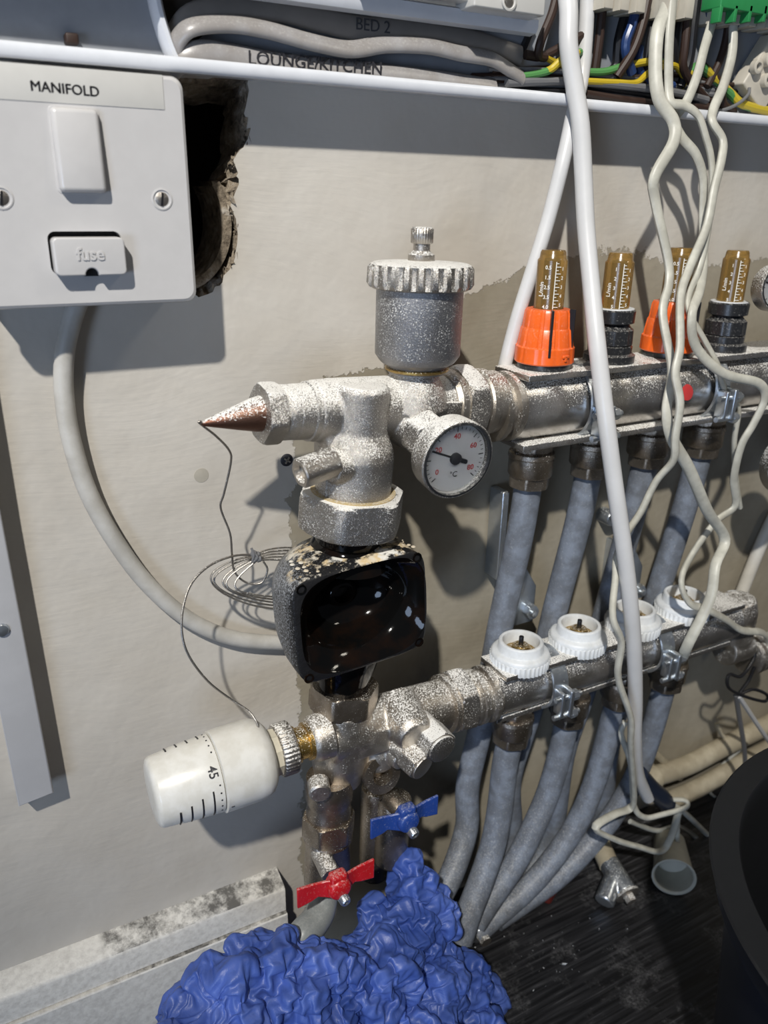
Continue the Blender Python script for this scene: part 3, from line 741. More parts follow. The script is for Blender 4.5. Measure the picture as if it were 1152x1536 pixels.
# ------------------------------------------------------------------ hanging cables
cable('white_cable', [(854, -170, 18), (850, -30, 18), (853, 20, 22), (853, 70, 25), (862, 130, 28), (871, 190, 32), (875, 260, 36), (879, 340, 42), (887, 430, 52), (896, 520, 64), (908, 620, 74), (921, 720, 80), (934, 810, 84), (944, 890, 86), (951, 970, 84), (953, 1050, 78), (952, 1105, 72), (956, 1160, 62), (972, 1196, 54)], 4.7, M['whitecable'], 'thick white cable hanging in front of the manifold from top to bottom', 'cable', seg=18)
cable('white_cable', [(886, -170, 10), (882, -30, 10), (878, 60, 12), (872, 120, 14), (862, 160, 20), (846, 235, 26), (822, 330, 26), (797, 410, 26), (775, 480, 24), (757, 550, 22), (748, 600, 18)], 3.9, M['whitecable'], 'straight white cable slanting down behind the first orange flow meter', 'cable', seg=16)
CG = 'cream twin cables hanging at the right'
def cream(pts, lab, r=3.5, b=2.3, mat='cream', tw=0.0):
    return cable('cream_cable', pts, r, M[mat], lab, 'cable', CG, b=b, seg=14, up=(1, 0, 0), twist=(lambda t: tw * math.sin(t * 9)) if tw else None)
cream([(1016, -170, 14), (1012, -30, 14), (1000, 10, 18), (986, 50, 22), (983, 110, 26), (990, 152, 30), (1010, 182, 34), (1010, 214, 37), (982, 265, 38), (983, 302, 38), (1002, 390, 44), (1003, 428, 48), (994, 472, 54), (1008, 555, 66), (1000, 612, 72), (1007, 655, 74), (1034, 704, 74), (1061, 766, 72), (1087, 808, 70), (1073, 848, 77), (1065, 898, 82), (1034, 962, 80), (1024, 985, 72)], 'cream cable hanging furthest left of the cream bundle, ending behind the lower clamp', tw=0.7)
cream([(1014, -170, 20), (1010, -20, 20), (1004, 60, 24), (1003, 132, 27), (1008, 154, 30), (1026, 158, 31), (1046, 172, 32), (1057, 200, 34), (1068, 250, 36), (1064, 330, 40), (1050, 400, 44), (1034, 440, 48), (1034, 470, 52), (1056, 510, 56), (1078, 552, 58), (1087, 585, 58), (1107, 612, 56), (1101, 664, 54), (1104, 720, 50), (1110, 760, 48)], 'cream cable with a square kink just above the tray lip', r=2.9, b=1.8)
cream([(1100, 36, 16), (1098, 80, 20), (1086, 126, 24), (1070, 164, 28), (1069, 184, 32), (1084, 210, 36), (1082, 240, 40), (1071, 285, 44), (1060, 340, 48), (1035, 400, 54), (1021, 445, 62), (1020, 520, 76), (1013, 560, 80), (1020, 605, 84), (1013, 655, 84), (1010, 690, 82), (984, 722, 75), (961, 768, 72), (940, 800, 70), (925, 836, 74), (923, 868, 80), (919, 925, 92), (932, 964, 93), (927, 1016, 90), (946, 1076, 88), (946, 1120, 82), (951, 1196, 64), (944, 1213, 58), (920, 1222, 60), (893, 1242, 62), (925, 1260, 64), (958, 1270, 66), (990, 1277, 66), (1007, 1254, 64), (1019, 1214, 58)], 'longest cream cable, over the second orange flow meter down to a loop on the floor', r=3.1, b=2.1)
cream([(1068, 34, 16), (1057, 70, 20), (1046, 112, 24), (1030, 152, 26), (1012, 178, 26), (1022, 205, 28), (1044, 232, 31), (1055, 270, 32), (1054, 330, 33), (1056, 390, 38), (1050, 435, 50), (1038, 472, 60), (1044, 520, 60), (1085, 560, 66), (1138, 575, 70), (1147, 598, 70), (1130, 636, 68), (1112, 668, 66), (1101, 716, 62), (1103, 758, 58), (1073, 783, 56), (1036, 835, 62), (1022, 872, 72), (1034, 904, 74), (1060, 914, 74), (1090, 930, 70), (1112, 945, 66), (1140, 948, 62), (1150, 958, 58), (1149, 985, 55)], 'cream cable that loops far out to the right below the bundle', r=2.9, b=1.9)
cream([(938, 1082, 62), (932, 1102, 62), (946, 1145, 62), (951, 1208, 58), (967, 1226, 58), (992, 1222, 60), (1029, 1211, 62), (1026, 1200, 58), (994, 1200, 54)], 'cream cable bending into a small hook beside the black connector', r=2.2, b=1.8)
cream([(1018, 1214, 56), (1016, 1250, 60), (1020, 1290, 66), (1036, 1309, 70), (1060, 1313, 66), (1090, 1318, 56)], 'cream cable running over the cup to the bucket', r=2.2, b=1.8)
cream([(1008, 1205, 50), (1030, 1222, 50), (1055, 1246, 50), (1085, 1275, 46)], 'short cream cable slanting to the bucket above the cup', r=2.2, b=1.8)
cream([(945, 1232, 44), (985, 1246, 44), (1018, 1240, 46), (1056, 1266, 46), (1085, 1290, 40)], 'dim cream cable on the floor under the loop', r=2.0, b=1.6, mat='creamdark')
cable('connector_cap', [(958, 1162, 54), (978, 1184, 53), (992, 1196, 53), (1000, 1206, 52)], 7.0, plastic('navy_black_plastic', (0.012, 0.018, 0.035), 0.4), 'dark blue black connector below the lower manifold', 'connector', seg=16)
# black lace and grey tails at the right
cable('black_string', [(1128, 960, 55), (1132, 985, 58), (1112, 1014, 60), (1094, 1012, 60), (1092, 1030, 62), (1110, 1042, 62), (1146, 1052, 62), (1150, 1042, 62), (1130, 1034, 62), (1110, 1040, 61), (1122, 1022, 60), (1132, 1000, 60)], 1.3, M['blackwire'], 'black cord tied in a bow under the elbow at the right', 'cord', seg=8)
cable('grey_string', [(1104, 1042, 60), (1108, 1070, 56), (1116, 1120, 50), (1118, 1150, 46)], 2.0, M['greywire'], 'grey cord end hanging straight under the black bow', 'cord', seg=8)
cable('white_string', [(1108, 1044, 61), (1125, 1070, 58), (1145, 1100, 55), (1170, 1135, 50)], 1.9, M['whitecable'], 'white cord end leaving the black bow to the right', 'cord', seg=8)
cable('cream_string', [(1118, 1118, 12), (1080, 1150, 12), (1058, 1172, 14), (1066, 1190, 18), (1080, 1200, 20)], 1.3, M['creamdark'], 'thin cream cord on the wall behind the bucket', 'cord', seg=8)

# ------------------------------------------------------------------ manifold bars
def bar(name, x0, x1, yc, zc, r, label, mat):
    t = thing(name, ((x0 + x1) / 2, yc, zc), label, 'manifold')
    mb = MB(); sec = []
    for k in range(40):
        a = 2 * PI * k / 40
        sec.append((yc + r * 0.86 * math.cos(a), zc + r * 0.92 * math.sin(a)))
    skirt_sec(mb, sec, x0, x1)
    mb.build('tube', mat, t, sharp=30)
    for nm, s_ in (('top_flange', 1), ('bottom_flange', -1)):
        mb = MB(); zz = zc + s_ * (r - 0.9); mb.box(((x0 + x1) / 2, yc - 1, zz), (x1 - x0 - 4, r * (1.55 if s_ > 0 or r > 18 else 0.9), 3.4), 0.5)
        mb.build(nm, mat, t)
    return t
UZ, UY = -106.5, -38.0
LZ, LY = -281.5, -50.0
UB = bar('upper_manifold_bar', 262, 640, UY, UZ, 20, 'upper silver manifold bar carrying the flow meters', M['bar'])
LB = bar('lower_manifold_bar', 256, 468, LY, LZ, 17.5, 'lower silver manifold bar under the white caps', M['bar'])
# red mark on the upper bar
c = at(1034, 590, 57); mb = MB(); mb.lathe((c.x, UY - 16.0, c.z), (0, -1, 0.25), [(0, 5.0), (1.4, 5.0), (1.6, 4.4), (1.6, 0.01)], 24); mb.build('red_sticker', M['red_ink'], UB)
# end collars (rings) beside the unions
for t, x0, yc, zc, r in ((UB, 249, UY - 2, UZ + 2, 19.0), (LB, 243, LY, LZ, 17.5)):
    mb = MB(); mb.lathe((x0, yc, zc), (1, 0, 0), [(0, r * .86), (1, r * .98), (4, r * .98), (5, r * .86), (8, r * .86), (9, r), (12, r), (13, r * .88), (15, r * .86)], 48); mb.build('end_collar', M['nickel_low'], t)

# clamps
def clamp(x, yc, zc, r, label):
    t = thing('pipe_clamp', (x, yc, zc), label, 'clamp', 'zinc clamps round the manifold bars')
    mb = MB(); sec = []; n_ = 40
    prof = []
    vs = []; fs = []
    for k in range(n_ + 1):
        a = math.radians(-150 + 300 * k / n_) + PI     # open towards the wall
        for dx, rr in ((-5.5, r), (5.5, r), (5.5, r + 1.8), (-5.5, r + 1.8)):
            vs.append((x + dx, yc + math.cos(a) * rr * 0.93, zc + math.sin(a) * rr))
    for k in range(n_):
        for j in range(4):
            fs.append((k * 4 + j, k * 4 + (j + 1) % 4, k * 4 + 4 + (j + 1) % 4, k * 4 + 4 + j))
    fs.append((0, 1, 2, 3)); fs.append((n_ * 4 + 3, n_ * 4 + 2, n_ * 4 + 1, n_ * 4))
    mb.add(vs, fs); mb.build('strap', M['zinc'], t)
    mb = MB(); mb.box((x + 3, yc - r - 3.5, zc - r * .35), (3.2, 9, 19), 1.0); mb.box((x - 3, yc - r - 3.0, zc - r * .35), (2.6, 8, 17), 1.0); mb.build('ear', M['zinc'], t)
    for dz in (4, -9):
        mb = MB(); mb.cyl((x - 8, yc - r - 4.5, zc - r * .35 + dz), (x + 12, yc - r - 4.5, zc - r * .35 + dz), 1.7, seg=16); mb.hexnut((x + 5, yc - r - 4.5, zc - r * .35 + dz), (x + 9, yc - r - 4.5, zc - r * .35 + dz), 3.6)
        mb.build('bolt', M['zinc'], t)
    mb = MB(); mb.box((x, yc + r * .6 + 8, zc), (12, max(2, -yc - 2 - 8), 3), 0.5); mb.build('arm', M['zinc'], t)
    return t
clamp(at(893, 615, 55).x, UY, UZ, 20.5, 'clamp on the upper bar behind the thick white cable')
clamp(at(1078, 585, 55).x, UY, UZ, 20.5, 'clamp on the upper bar beside the red mark')
clamp(at(838, 1030, 66).x, LY, LZ, 18.5, 'clamp on the lower bar between the first and second caps')
clamp(at(1000, 970, 66).x, LY, LZ, 18.5, 'clamp on the lower bar between the third and fourth caps')

# ------------------------------------------------------------------ flow meters
def flow_meter(x, orange, label):
    zb = UZ + 20
    C = Vector((x, UY, zb))
    t = thing('flow_meter', C, label, 'flow meter', 'flow meters on the upper manifold')
    U = (0, 0, 1)
    mb = MB(); mb.lathe(C, U, [(0, 13.5), (1, 14.5), (5, 14.5), (6, 13)], 40); mb.build('base_ring', M['black'], t)
    if orange:
        def mod(i, a):
            k = (a * 10 / (2 * PI)) % 1
            return 1.0 if k > 0.18 or i in (0, 1) else 0.955
        mb = MB(); mb.lathe(C + Vector((0, 0, 4)), U, [(0, 15.5), (0.7, 16.2), (8.5, 16.0), (9.3, 15.2), (10.5, 15.0), (18, 13.9), (19, 13.2), (20, 13.1), (27, 12.4), (28.5, 11.6), (28.8, 8.4), (20, 8.2)], 120, mod, caps=False)
        cap = mb.build('lock_cap', M['orange'], t, sharp=28)
        for aa in (205, 240, 275, 300):
            a = math.radians(aa); n_ = Vector((math.cos(a), math.sin(a), 0)); tg = Vector((-n_.y, n_.x, 0))
            R = Matrix((tg, n_, Vector((0, 0, 1)))).transposed()
            if aa == 240:
                mb = MB(); mb.box(C + n_ * 14.0 + Vector((0, 0, 25)), (1.3, 4.2, 16), 0, R); mb.box(C + n_ * 15.2 + Vector((0, 0, 13)), (1.3, 3.0, 8), 0, R); mb.build('slot', M['blackwire'], cap)
            elif aa == 275:
                mb = MB(); mb.box(C + n_ * 16.2 + Vector((0, 0, 9)), (4.5, 1.4, 1.6), 0.4, R); mb.box(C + n_ * 16.2 + Vector((0, 0, 8)), (1.8, 1.4, 3.4), 0.4, R); mb.build('arrow_mark', M['orange'], cap)
            elif aa == 300:
                mb = MB(); mb.box(C + n_ * 13.8 + Vector((0, 0, 23)), (0.8, 3.2, 20), 0, R); mb.build('slot', M['blackwire'], cap)
        z0 = 31
    else:
        mb = MB(); mb.lathe(C + Vector((0, 0, 3)), U, [(0, 9), (1, 12), (7, 12.3), (7.8, 11)], 48, lambda i, a: 1 + 0.02 * math.cos(a * 16)); mb.build('lower_collar', M['black'], t)
        mb = MB(); mb.lathe(C + Vector((0, 0, 10)), U, [(0, 10), (1, 12.2), (9, 12.0), (10, 10.6), (12, 9.0)], 48, lambda i, a: 1 + 0.03 * math.cos(a * 12)); mb.build('middle_collar', M['black'], t)
        mb = MB(); mb.lathe(C + Vector((0, 0, 22)), U, [(0, 9.0), (1, 11.8), (7.5, 12.0), (8.5, 11), (8.5, 8)], 48, caps=False); mb.build('upper_collar', M['black'], t)
        mb = MB(); mb.lathe(C + Vector((0, 0, 30.2)), U, [(0, 11.2), (0.6, 11.0), (0.7, 8.0)], 40); mb.build('dust_ring', M['cap_white'], t)
        z0 = 29
    mb = MB(); mb.lathe(C + Vector((0, 0, z0)), U, [(0, 7.9), (25, 7.9), (26.5, 7.9), (27.5, 7.0), (30.5, 6.6), (31.5, 6.0), (31.8, 0.01)], 48); mb.build('sight_glass', M['amber'], t, sharp=40)
    mb = MB(); mb.lathe(C + Vector((0, 0, z0)), U, [(0, 3.0), (26, 3.0), (27, 1)], 20); mb.build('indicator_rod', M['ink'] if not orange else M['brown'], t)
    a0 = math.atan2(-WALL - UY, -x) + (0.15 if orange else 0.2)
    mb = MB()
    for s_ in range(14):
        h = z0 + 3 + s_ * 1.7; L = 2.6 if s_ % 2 == 0 else 1.4
        a = a0 + 0.12; n_ = Vector((math.cos(a), math.sin(a), 0)); tg = Vector((-n_.y, n_.x, 0)); R = Matrix((tg, n_, Vector((0, 0, 1)))).transposed()
        mb.box(C + n_ * 8.0 + tg * L / 2 + Vector((0, 0, h)), (L, 0.3, 0.3), 0, R)
    a = a0 + 0.12; n_ = Vector((math.cos(a), math.sin(a), 0)); tg = Vector((-n_.y, n_.x, 0)); R = Matrix((tg, n_, Vector((0, 0, 1)))).transposed()
    mb.box(C + n_ * 8.0 + Vector((0, 0, z0 + 14)), (0.4, 0.3, 24), 0, R)
    mb.build('scale_mark', M['white_ink'], t)
    for s_ in range(5):
        text(str(5 - s_) if not orange else ('0.5', '1.5', '2.5', '3.5', '4.0')[4 - s_], 2.7, cyl_fn(C + Vector((0, 0, z0 + 3 + s_ * 5)), 0, 8.05, a0 - 0.38), M['white_ink'], 'numeral', t, 0.05, 0.03)
        text(str(5 - s_), 2.6, cyl_fn(C + Vector((0, 0, z0 + 4 + s_ * 4.6)), 0, 8.05, a0 + 0.62), M['white_ink'], 'numeral', t, 0.05, 0.03)
    # L/min reads upwards
    rf_ = cyl_fn(C + Vector((0, 0, z0 + 12)), 0, 8.05, a0 - 0.75)
    text('L/min', 3.4, lambda u, v, w_: rf_(-v, u, w_), M['white_ink'], 'lettering', t, 0.05, 0.05)
    return t
MX = [286, 333.5, 380, 428]
flow_meter(MX[0], True, 'leftmost flow meter, orange lock cap under an amber sight glass')
flow_meter(MX[1], False, 'flow meter with black collars between the two orange ones')
flow_meter(MX[2], True, 'orange capped flow meter half hidden behind the cream cables')
flow_meter(MX[3], False, 'rightmost flow meter, black collars, near the right edge')

# ------------------------------------------------------------------ lower caps
def valve_cap(x, label):
    C = Vector((x, LY - 1, LZ + 15.5)); U = (0, 0, 1)
    t = thing('actuator_cap', C, label, 'valve cap', 'white caps on the lower manifold')
    mb = MB(); mb.lathe(C, U, [(0, 15.0), (0.5, 17.8), (7, 18.3), (7.6, 17.4)], 160, lambda i, a: 1 + (0.022 * math.cos(a * 40) if i < 3 else 0)); mb.build('knurled_ring', M['cap_white'], t, sharp=60)
    mb = MB(); mb.lathe(C + Vector((0, 0, 7.2)), U, [(0, 18.0), (1.6, 17.8), (2.6, 16.6), (3.0, 14.6), (3.6, 14.0), (8.2, 13.7), (9.0, 13.2), (9.3, 12.4), (9.0, 11.4), (7.5, 11.0), (-4, 10.6), (-4.2, 0.01)], 64, caps=False); mb.build('collar', M['cap_white'], t, sharp=45)
    mb = MB(); mb.lathe(C + Vector((0, 0, 4.5)), U, [(0, 10.2), (4.5, 10.2), (5, 9.4), (4.4, 6.5), (6.0, 5.8), (8.4, 5.2), (9, 4.4), (9, 0.01)], 40); mb.build('valve_insert', M['brass'], t)
    mb = MB(); mb.cyl(C + Vector((0, 0, 12)), C + Vector((0, 0, 19)), 1.5, seg=16, bevel=0.4); mb.build('pin', M['blackwire'], t)
    return t
LX = [277.5, 323.5, 371, 417]
for x, l in zip(LX, ('leftmost white open cap with a black pin in its brass centre', 'second white cap from the left, brass and pin in plain view', 'third white cap, crossed by the thick white cable', 'rightmost white cap with a cream cable resting in it')): valve_cap(x, l)

# ------------------------------------------------------------------ fittings and pipes
def fitting(x, yc, z0, up, label, grp, mat=M['nickel_wet']):
    C = Vector((x, yc, z0)); D = (0, 0, -1)
    t = thing('compression_fitting', C, label, 'fitting', grp)
    mb = MB(); mb.lathe(C + Vector((0, 0, 4)), D, [(0, 10.5), (4, 10.5), (4.5, 9.5), (8, 9.5)], 32); mb.build('nipple', mat, t)
    mb = MB(); mb.hexnut(C + Vector((0, 0, -1)), C + Vector((0, 0, -6)), 12.5); mb.build('hexagon', mat, t)
    mb = MB(); mb.lathe(C + Vector((0, 0, -6)), D, [(0, 11.5), (1, 13.2), (3.5, 13.6), (4.2, 13.0), (14, 13.0), (15, 12.4)], 48); mb.build('nut_shoulder', mat, t)
    mb = MB(); mb.hexnut(C + Vector((0, 0, -20.5)), C + Vector((0, 0, -28)), 12.6, 0.3); mb.build('nut', mat, t)
    return t
ORD = ('first', 'second', 'third', 'fourth')
for k in range(4):
    fitting((285, 331, 378, 427)[k], -36, UZ - 21, True, 'brassy nut under the upper bar, %s from the left' % ORD[k], 'compression nuts under the upper bar')
    fitting((279, 326, 371, 417)[k], -48, LZ - 17, True, 'dark nut under the lower bar, %s from the left' % ORD[k], 'compression nuts under the lower bar')
PG = 'grey heating pipes'
def pipe(pts, lab, r=8.2):
    P = [p if isinstance(p, Vector) else at(*p) for p in pts]
    for p in P: p.z = max(p.z, FLOOR + 7)
    mb = MB(); mb.tube(P, r, 24, dense=8); o = mb.build('heating_pipe', M['pipe']); return tag(o, lab, 'pipe', PG)
V = Vector
pipe([V((285, -36, -150)), V((283, -34, -190)), V((278, -29, -250)), V((272, -26, -320)), V((262, -28, -370)), (700, 1240, 34), (678, 1310, 44), (650, 1362, 52), (628, 1400, 60)], 'grey pipe from the first nut of the upper bar, lowest part leftmost')
pipe([V((331, -36, -150)), V((328, -34, -190)), V((322, -29, -250)), V((314, -26, -320)), V((300, -26, -380)), (766, 1250, 24), (742, 1310, 26), (708, 1360, 28), (680, 1395, 30)], 'grey pipe from the second nut of the upper bar')
pipe([V((378, -36, -150)), V((375, -34, -190)), V((370, -29, -250)), V((362, -24, -330)), V((350, -24, -380)), (828, 1250, 20), (796, 1305, 20), (760, 1345, 20), (726, 1385, 20)], 'grey pipe from the third nut of the upper bar')
pipe([V((427, -36, -150)), V((424, -34, -190)), V((418, -29, -250)), V((410, -22, -330)), V((398, -22, -380)), (898, 1240, 16), (862, 1300, 14), (815, 1345, 12), (775, 1378, 11)], 'grey pipe from the fourth nut of the upper bar')
pipe([V((279, -48, -322)), (757, 1150, 48), (750, 1210, 50), (740, 1265, 54), (722, 1320, 60), (702, 1372, 66), (690, 1410, 70)], 'grey pipe from the first nut of the lower bar, in front of the rest', 8.6)
pipe([V((326, -48, -322)), (840, 1130, 48), (822, 1190, 48), (798, 1245, 50), (772, 1295, 52), (738, 1345, 54), (712, 1385, 56)], 'grey pipe from the second nut of the lower bar')
pipe([V((371, -48, -322)), (910, 1110, 46), (893, 1170, 46), (868, 1230, 46), (832, 1285, 46), (788, 1335, 46), (712, 1400, 46)], 'grey pipe from the third nut of the lower bar')
pipe([V((417, -48, -322)), (978, 1095, 44), (955, 1160, 42), (925, 1215, 40), (880, 1272, 40), (828, 1322, 40), (742, 1398, 42)], 'grey pipe from the fourth nut of the lower bar')
# wall brackets seen between the pipes
for p, lab in (((790, 893), 'zinc bracket plate with bolt behind the first two caps'), ((952, 862), 'zinc bracket plate with bolt behind the third cap')):
    c = at(*p, 22); t = thing('bracket_plate', c, lab, 'bracket', 'zinc bracket plates on the wall')
    mb = MB(); mb.prism([(c.x - 9, c.z + 24), (c.x - 4, c.z + 24), (c.x + 9, c.z + 4), (c.x + 9, c.z - 22), (c.x - 9, c.z - 22)], -20, -17, 0.4); mb.box((c.x - 8, -10, c.z), (3, 20, 44), 0.4)
    mb.build('plate', M['zinc'], t)
    q = at(p[0] + 6, p[1] + 24, 22); mb = MB(); mb.hexnut((q.x, -20, q.z), (q.x, -24.5, q.z), 5.2); mb.cyl((q.x, -24, q.z), (q.x, -27, q.z), 2.4, seg=16, bevel=0.5); mb.build('bolt', M['zinc'], t)
c = at(912, 775, 6); mb = MB(); mb.lathe(c, (0, -1, 0), [(-6, 5.5), (4, 5.5), (5, 4.8), (5, 2.5), (1, 2.5)], 24, caps=False); tag(mb.build('wall_plug', M['zinc']), 'small round metal plug on the wall between the upper pipes', 'plug')
mb = MB(); c = at(745, 800, 8); mb.box(c, (5, 14, 60), 1); tag(mb.build('side_bracket', M['zinc']), 'pale metal edge showing left of the first pipe', 'bracket')

# ------------------------------------------------------------------ upper mixing connector
A0 = Vector((118, -49, -91.5)); A1 = Vector((248, -41, -101.0)); AX = (A1 - A0).normalized()
def ax(t): return A0 + AX * t
VT = Vector((165.5, -55, -84)); VB = Vector((160.5, -52, -156)); VD = (VB - VT).normalized()
UC = thing('mixing_valve', (165, -50, -158), 'upper silver mixing valve frosted with dust, from the cone to the bar', 'valve')
mb = MB()
mb.lathe(ax(14), AX, [(0, 13.0), (10, 13.2), (11, 14.5), (26, 15.2), (52, 15.5), (70, 15.6), (92, 15.0), (98, 15.8), (101, 15.8)], 48)
mb.lathe(VT + VD * -3, VD, [(0, 11.5), (2, 13.2), (22, 13.6), (30, 17.4), (34, 18.4), (58, 18.6), (60, 18.4)], 48)      # bell in front
mb.box((VT.x - 1, -44, -90), (26, 22, 17), 3.5, Matrix.Rotation(math.radians(4), 3, 'Y'))
mb.lathe((197.5, -48, -97), (0, 0, 1), [(0, 18), (8, 15.8), (16, 12.2), (21, 11.4)], 40)                 # boss below the vent
mb.box((150, -50, -112), (8, 18, 24), 2)
mb.lathe(Vector((192, -50, -105)), (0.12, -1, -0.1), [(0, 11), (14, 10), (18, 8.6)], 32)                    # gauge boss
mb.lathe(VT + Vector((-16, -8, -33)), (-1, -0.12, 0.05), [(-8, 8), (4, 7.4)], 32)
mb.build('cast_body', M['nickel_dusty'], UC, remesh=0.7, smooth_it=3)
mb = MB(); mb.box((147, -53, -127), (5, 14, 34), 1.5, Matrix.Rotation(math.radians(4), 3, 'Y')); mb.build('side_fin', M['nickel_dusty'], UC)
mb = MB(); mb.box(Vector((207, -58.5, -98)), (24, 3, 10), 0.6, Matrix.Rotation(math.radians(4), 3, 'Y')); mb.build('name_boss', M['nickel_dusty'], UC)
mb = MB(); mb.hexnut(ax(-1), ax(8), 14.6, 0.2); mb.build('gland_nut', M['nickel_dusty'], UC)
mb = MB(); mb.lathe(ax(8), AX, [(0, 12.2), (1, 12.8), (12, 12.8), (13, 12.2), (14, 14.0), (20, 14.2)], 48); mb.build('gland_collar', M['nickel_dusty'], UC)
# side stub
sb0 = at(487, 697, 66); sb1 = at(451, 710, 68); sd = (sb1 - sb0).normalized()
mb = MB(); mb.lathe(sb0 - sd * 5, sd, [(0, 6.8), (5 + (sb1 - sb0).length, 6.8), (5.6 + (sb1 - sb0).length, 6.2), (5.6 + (sb1 - sb0).length, 4.6), (3 + (sb1 - sb0).length, 4.2), (3 + (sb1 - sb0).length, 0.01)], 36, lambda i, a: 1.0 + 0.035 * math.cos(a * 6)); mb.build('side_stub', M['nickel'], UC)
# union at the right
mb = MB(); mb.lathe(ax(99), AX, [(0, 16.2), (2, 18.0), (5, 18.2), (7, 17.2)], 48); mb.build('union_ring', M['nickel_low'], UC)
mb = MB(); mb.hexnut(ax(106), ax(118), 20.5, 0.45); mb.build('union_nut', M['nickel_dusty'], UC)
mb = MB(); mb.lathe(ax(117.5), AX, [(0, 17.4), (3, 17.0), (4, 18.0), (8, 18.0), (9, 16.8), (16, 16.8)], 48); mb.build('union_tail', M['nickel_low'], UC)
# large pump nut
mb = MB(); mb.hexnut(VT + VD * 50, VT + VD * 69, 27.5, 0.12); mb.build('pump_nut', M['nickel_dusty'], UC)
mb = MB(); mb.lathe(VT + VD * 49.5, VD, [(0, 21.0), (0.8, 21.0), (1.4, 19.2)], 48); mb.build('rust_ring', plastic('ochre_scale', (0.45, 0.34, 0.16), 0.8, 0.1, dust=1.0), UC)
# probe cone
CT = Vector((90.5, -50, -92.8)); CB = ax(0)
mb = MB(); L = (CB - CT).length; mb.lathe(CT, CB - CT, [(-0.4, 0.3), (0, 1.1), (3, 2.0), (L * .55, 5.4), (L * .85, 7.6), (L, 8.2)], 36); mb.build('probe_cone', M['copper'], UC)

# ------------------------------------------------------------------ gauge
def gauge(name, C, Dn_, R_, label, dialtext=True, depth=11):
    C = Vector(C); Dn_ = Vector(Dn_).normalized()
    t = thing(name, C, label, 'gauge')
    upv = Vector((0, 0, 1)); Uu = upv.cross(-Dn_).normalized() * 1.0; Vv = (-Dn_).cross(Uu)
    # Uu = picture right on the dial, Vv = up on the dial
    Uu = Dn_.cross(Vector((0, 0, 1))).normalized() * -1; Vv = Uu.cross(-Dn_) * -1
    if Vv.z < 0: Vv = -Vv
    mb = MB(); mb.lathe(C - Dn_ * depth, Dn_, [(0, R_ * .55), (0.6, R_ * .93), (1.5, R_ * .97), (depth - 1.5, R_), (depth + .4, R_), (depth + 1.0, R_ * .97), (depth + 0.8, R_ * .90), (depth - 2.6, R_ * .87), (depth - 2.8, 0.01)], 64, caps=False)
    cs = mb.build('case', M['nickel_dusty'], t)
    mb = MB(); mb.lathe(C - Dn_ * 0.4, Dn_, [(0, R_ * .955), (1.6, R_ * .95), (1.8, R_ * .90), (0, R_ * .885)], 64, caps=False); mb.build('bezel_seal', M['black'], t)
    mb = MB(); mb.lathe(C - Dn_ * 2.6, Dn_, [(0, R_ * .86), (0.3, R_ * .86), (0.35, 0.01)], 64); dl = mb.build('dial', M['dial'], t)
    def F(ang, rr, h=-2.15): return C + Dn_ * h + (Uu * math.cos(ang) + Vv * math.sin(ang)) * rr
    mb = MB(); a = math.radians(158)
    mb.tube([F(a, R_ * .70), F(a, 0), F(a + PI, R_ * .2)], 0.5, 8, smooth=False); mb.tube([F(a + PI, R_ * .12), F(a + PI, R_ * .36)], 1.1, 8, smooth=False)
    mb.lathe(F(0, 0, -2.3), Dn_, [(0, 2.9), (1.4, 2.9), (1.9, 2.2), (2.0, 0.01)], 24); mb.build('needle', M['ink'], t)
    mb = MB()
    for k in range(31):
        a = math.radians(222 - k * 264 / 30); L = 2.4 if k % 5 == 0 else 1.2
        mb.tube([F(a, R_ * .80), F(a, R_ * .80 - L)], 0.16 if k % 5 else 0.28, 4, smooth=False)
    mb.build('graduation', M['ink'], t)
    if dialtext:
        for k, s_ in enumerate(('0', '20', '40', '60', '80')):
            a = math.radians(212 - k * 244 / 4)
            text(s_, R_ * .19, plane_fn(F(a, R_ * .56), Uu, Vv, Dn_), M['red_ink'], 'numeral', t, 0.05, 0.05)
        text('°C', R_ * .2, plane_fn(F(math.radians(270), R_ * .42), Uu, Vv, Dn_), M['ink'], 'lettering', t, 0.05, 0.02)
    mb = MB(); mb.lathe(C - Dn_ * 0.5, Dn_, [(0, R_ * .885), (0.5, R_ * .7), (0.7, 0.01)], 48); mb.build('cover_glass', M['clear'], t)
    return t
GD = Vector((0.0, -1, -0.10))
GC = at(686, 690, 88)
gauge('temperature_gauge', GC, GD, 19.4, 'round dial gauge with black needle in front of the upper mixing valve', True, 12)
mb = MB(); mb.hexnut(at(632, 648, 64), at(650, 663, 74), 12.5, 0.4); gn = mb.build('gauge_nut', M['nickel_dusty'], UC)
mb = MB(); P0 = at(645, 660, 70); mb.lathe(P0, GC - GD.normalized() * 10 - P0, [(0, 9.5), (3, 9.8), (3.5, 8.6), (6, 8.6), (6.5, 9.8), (9, 9.8)], 32); mb.build('gauge_thread', M['nickel'], UC)

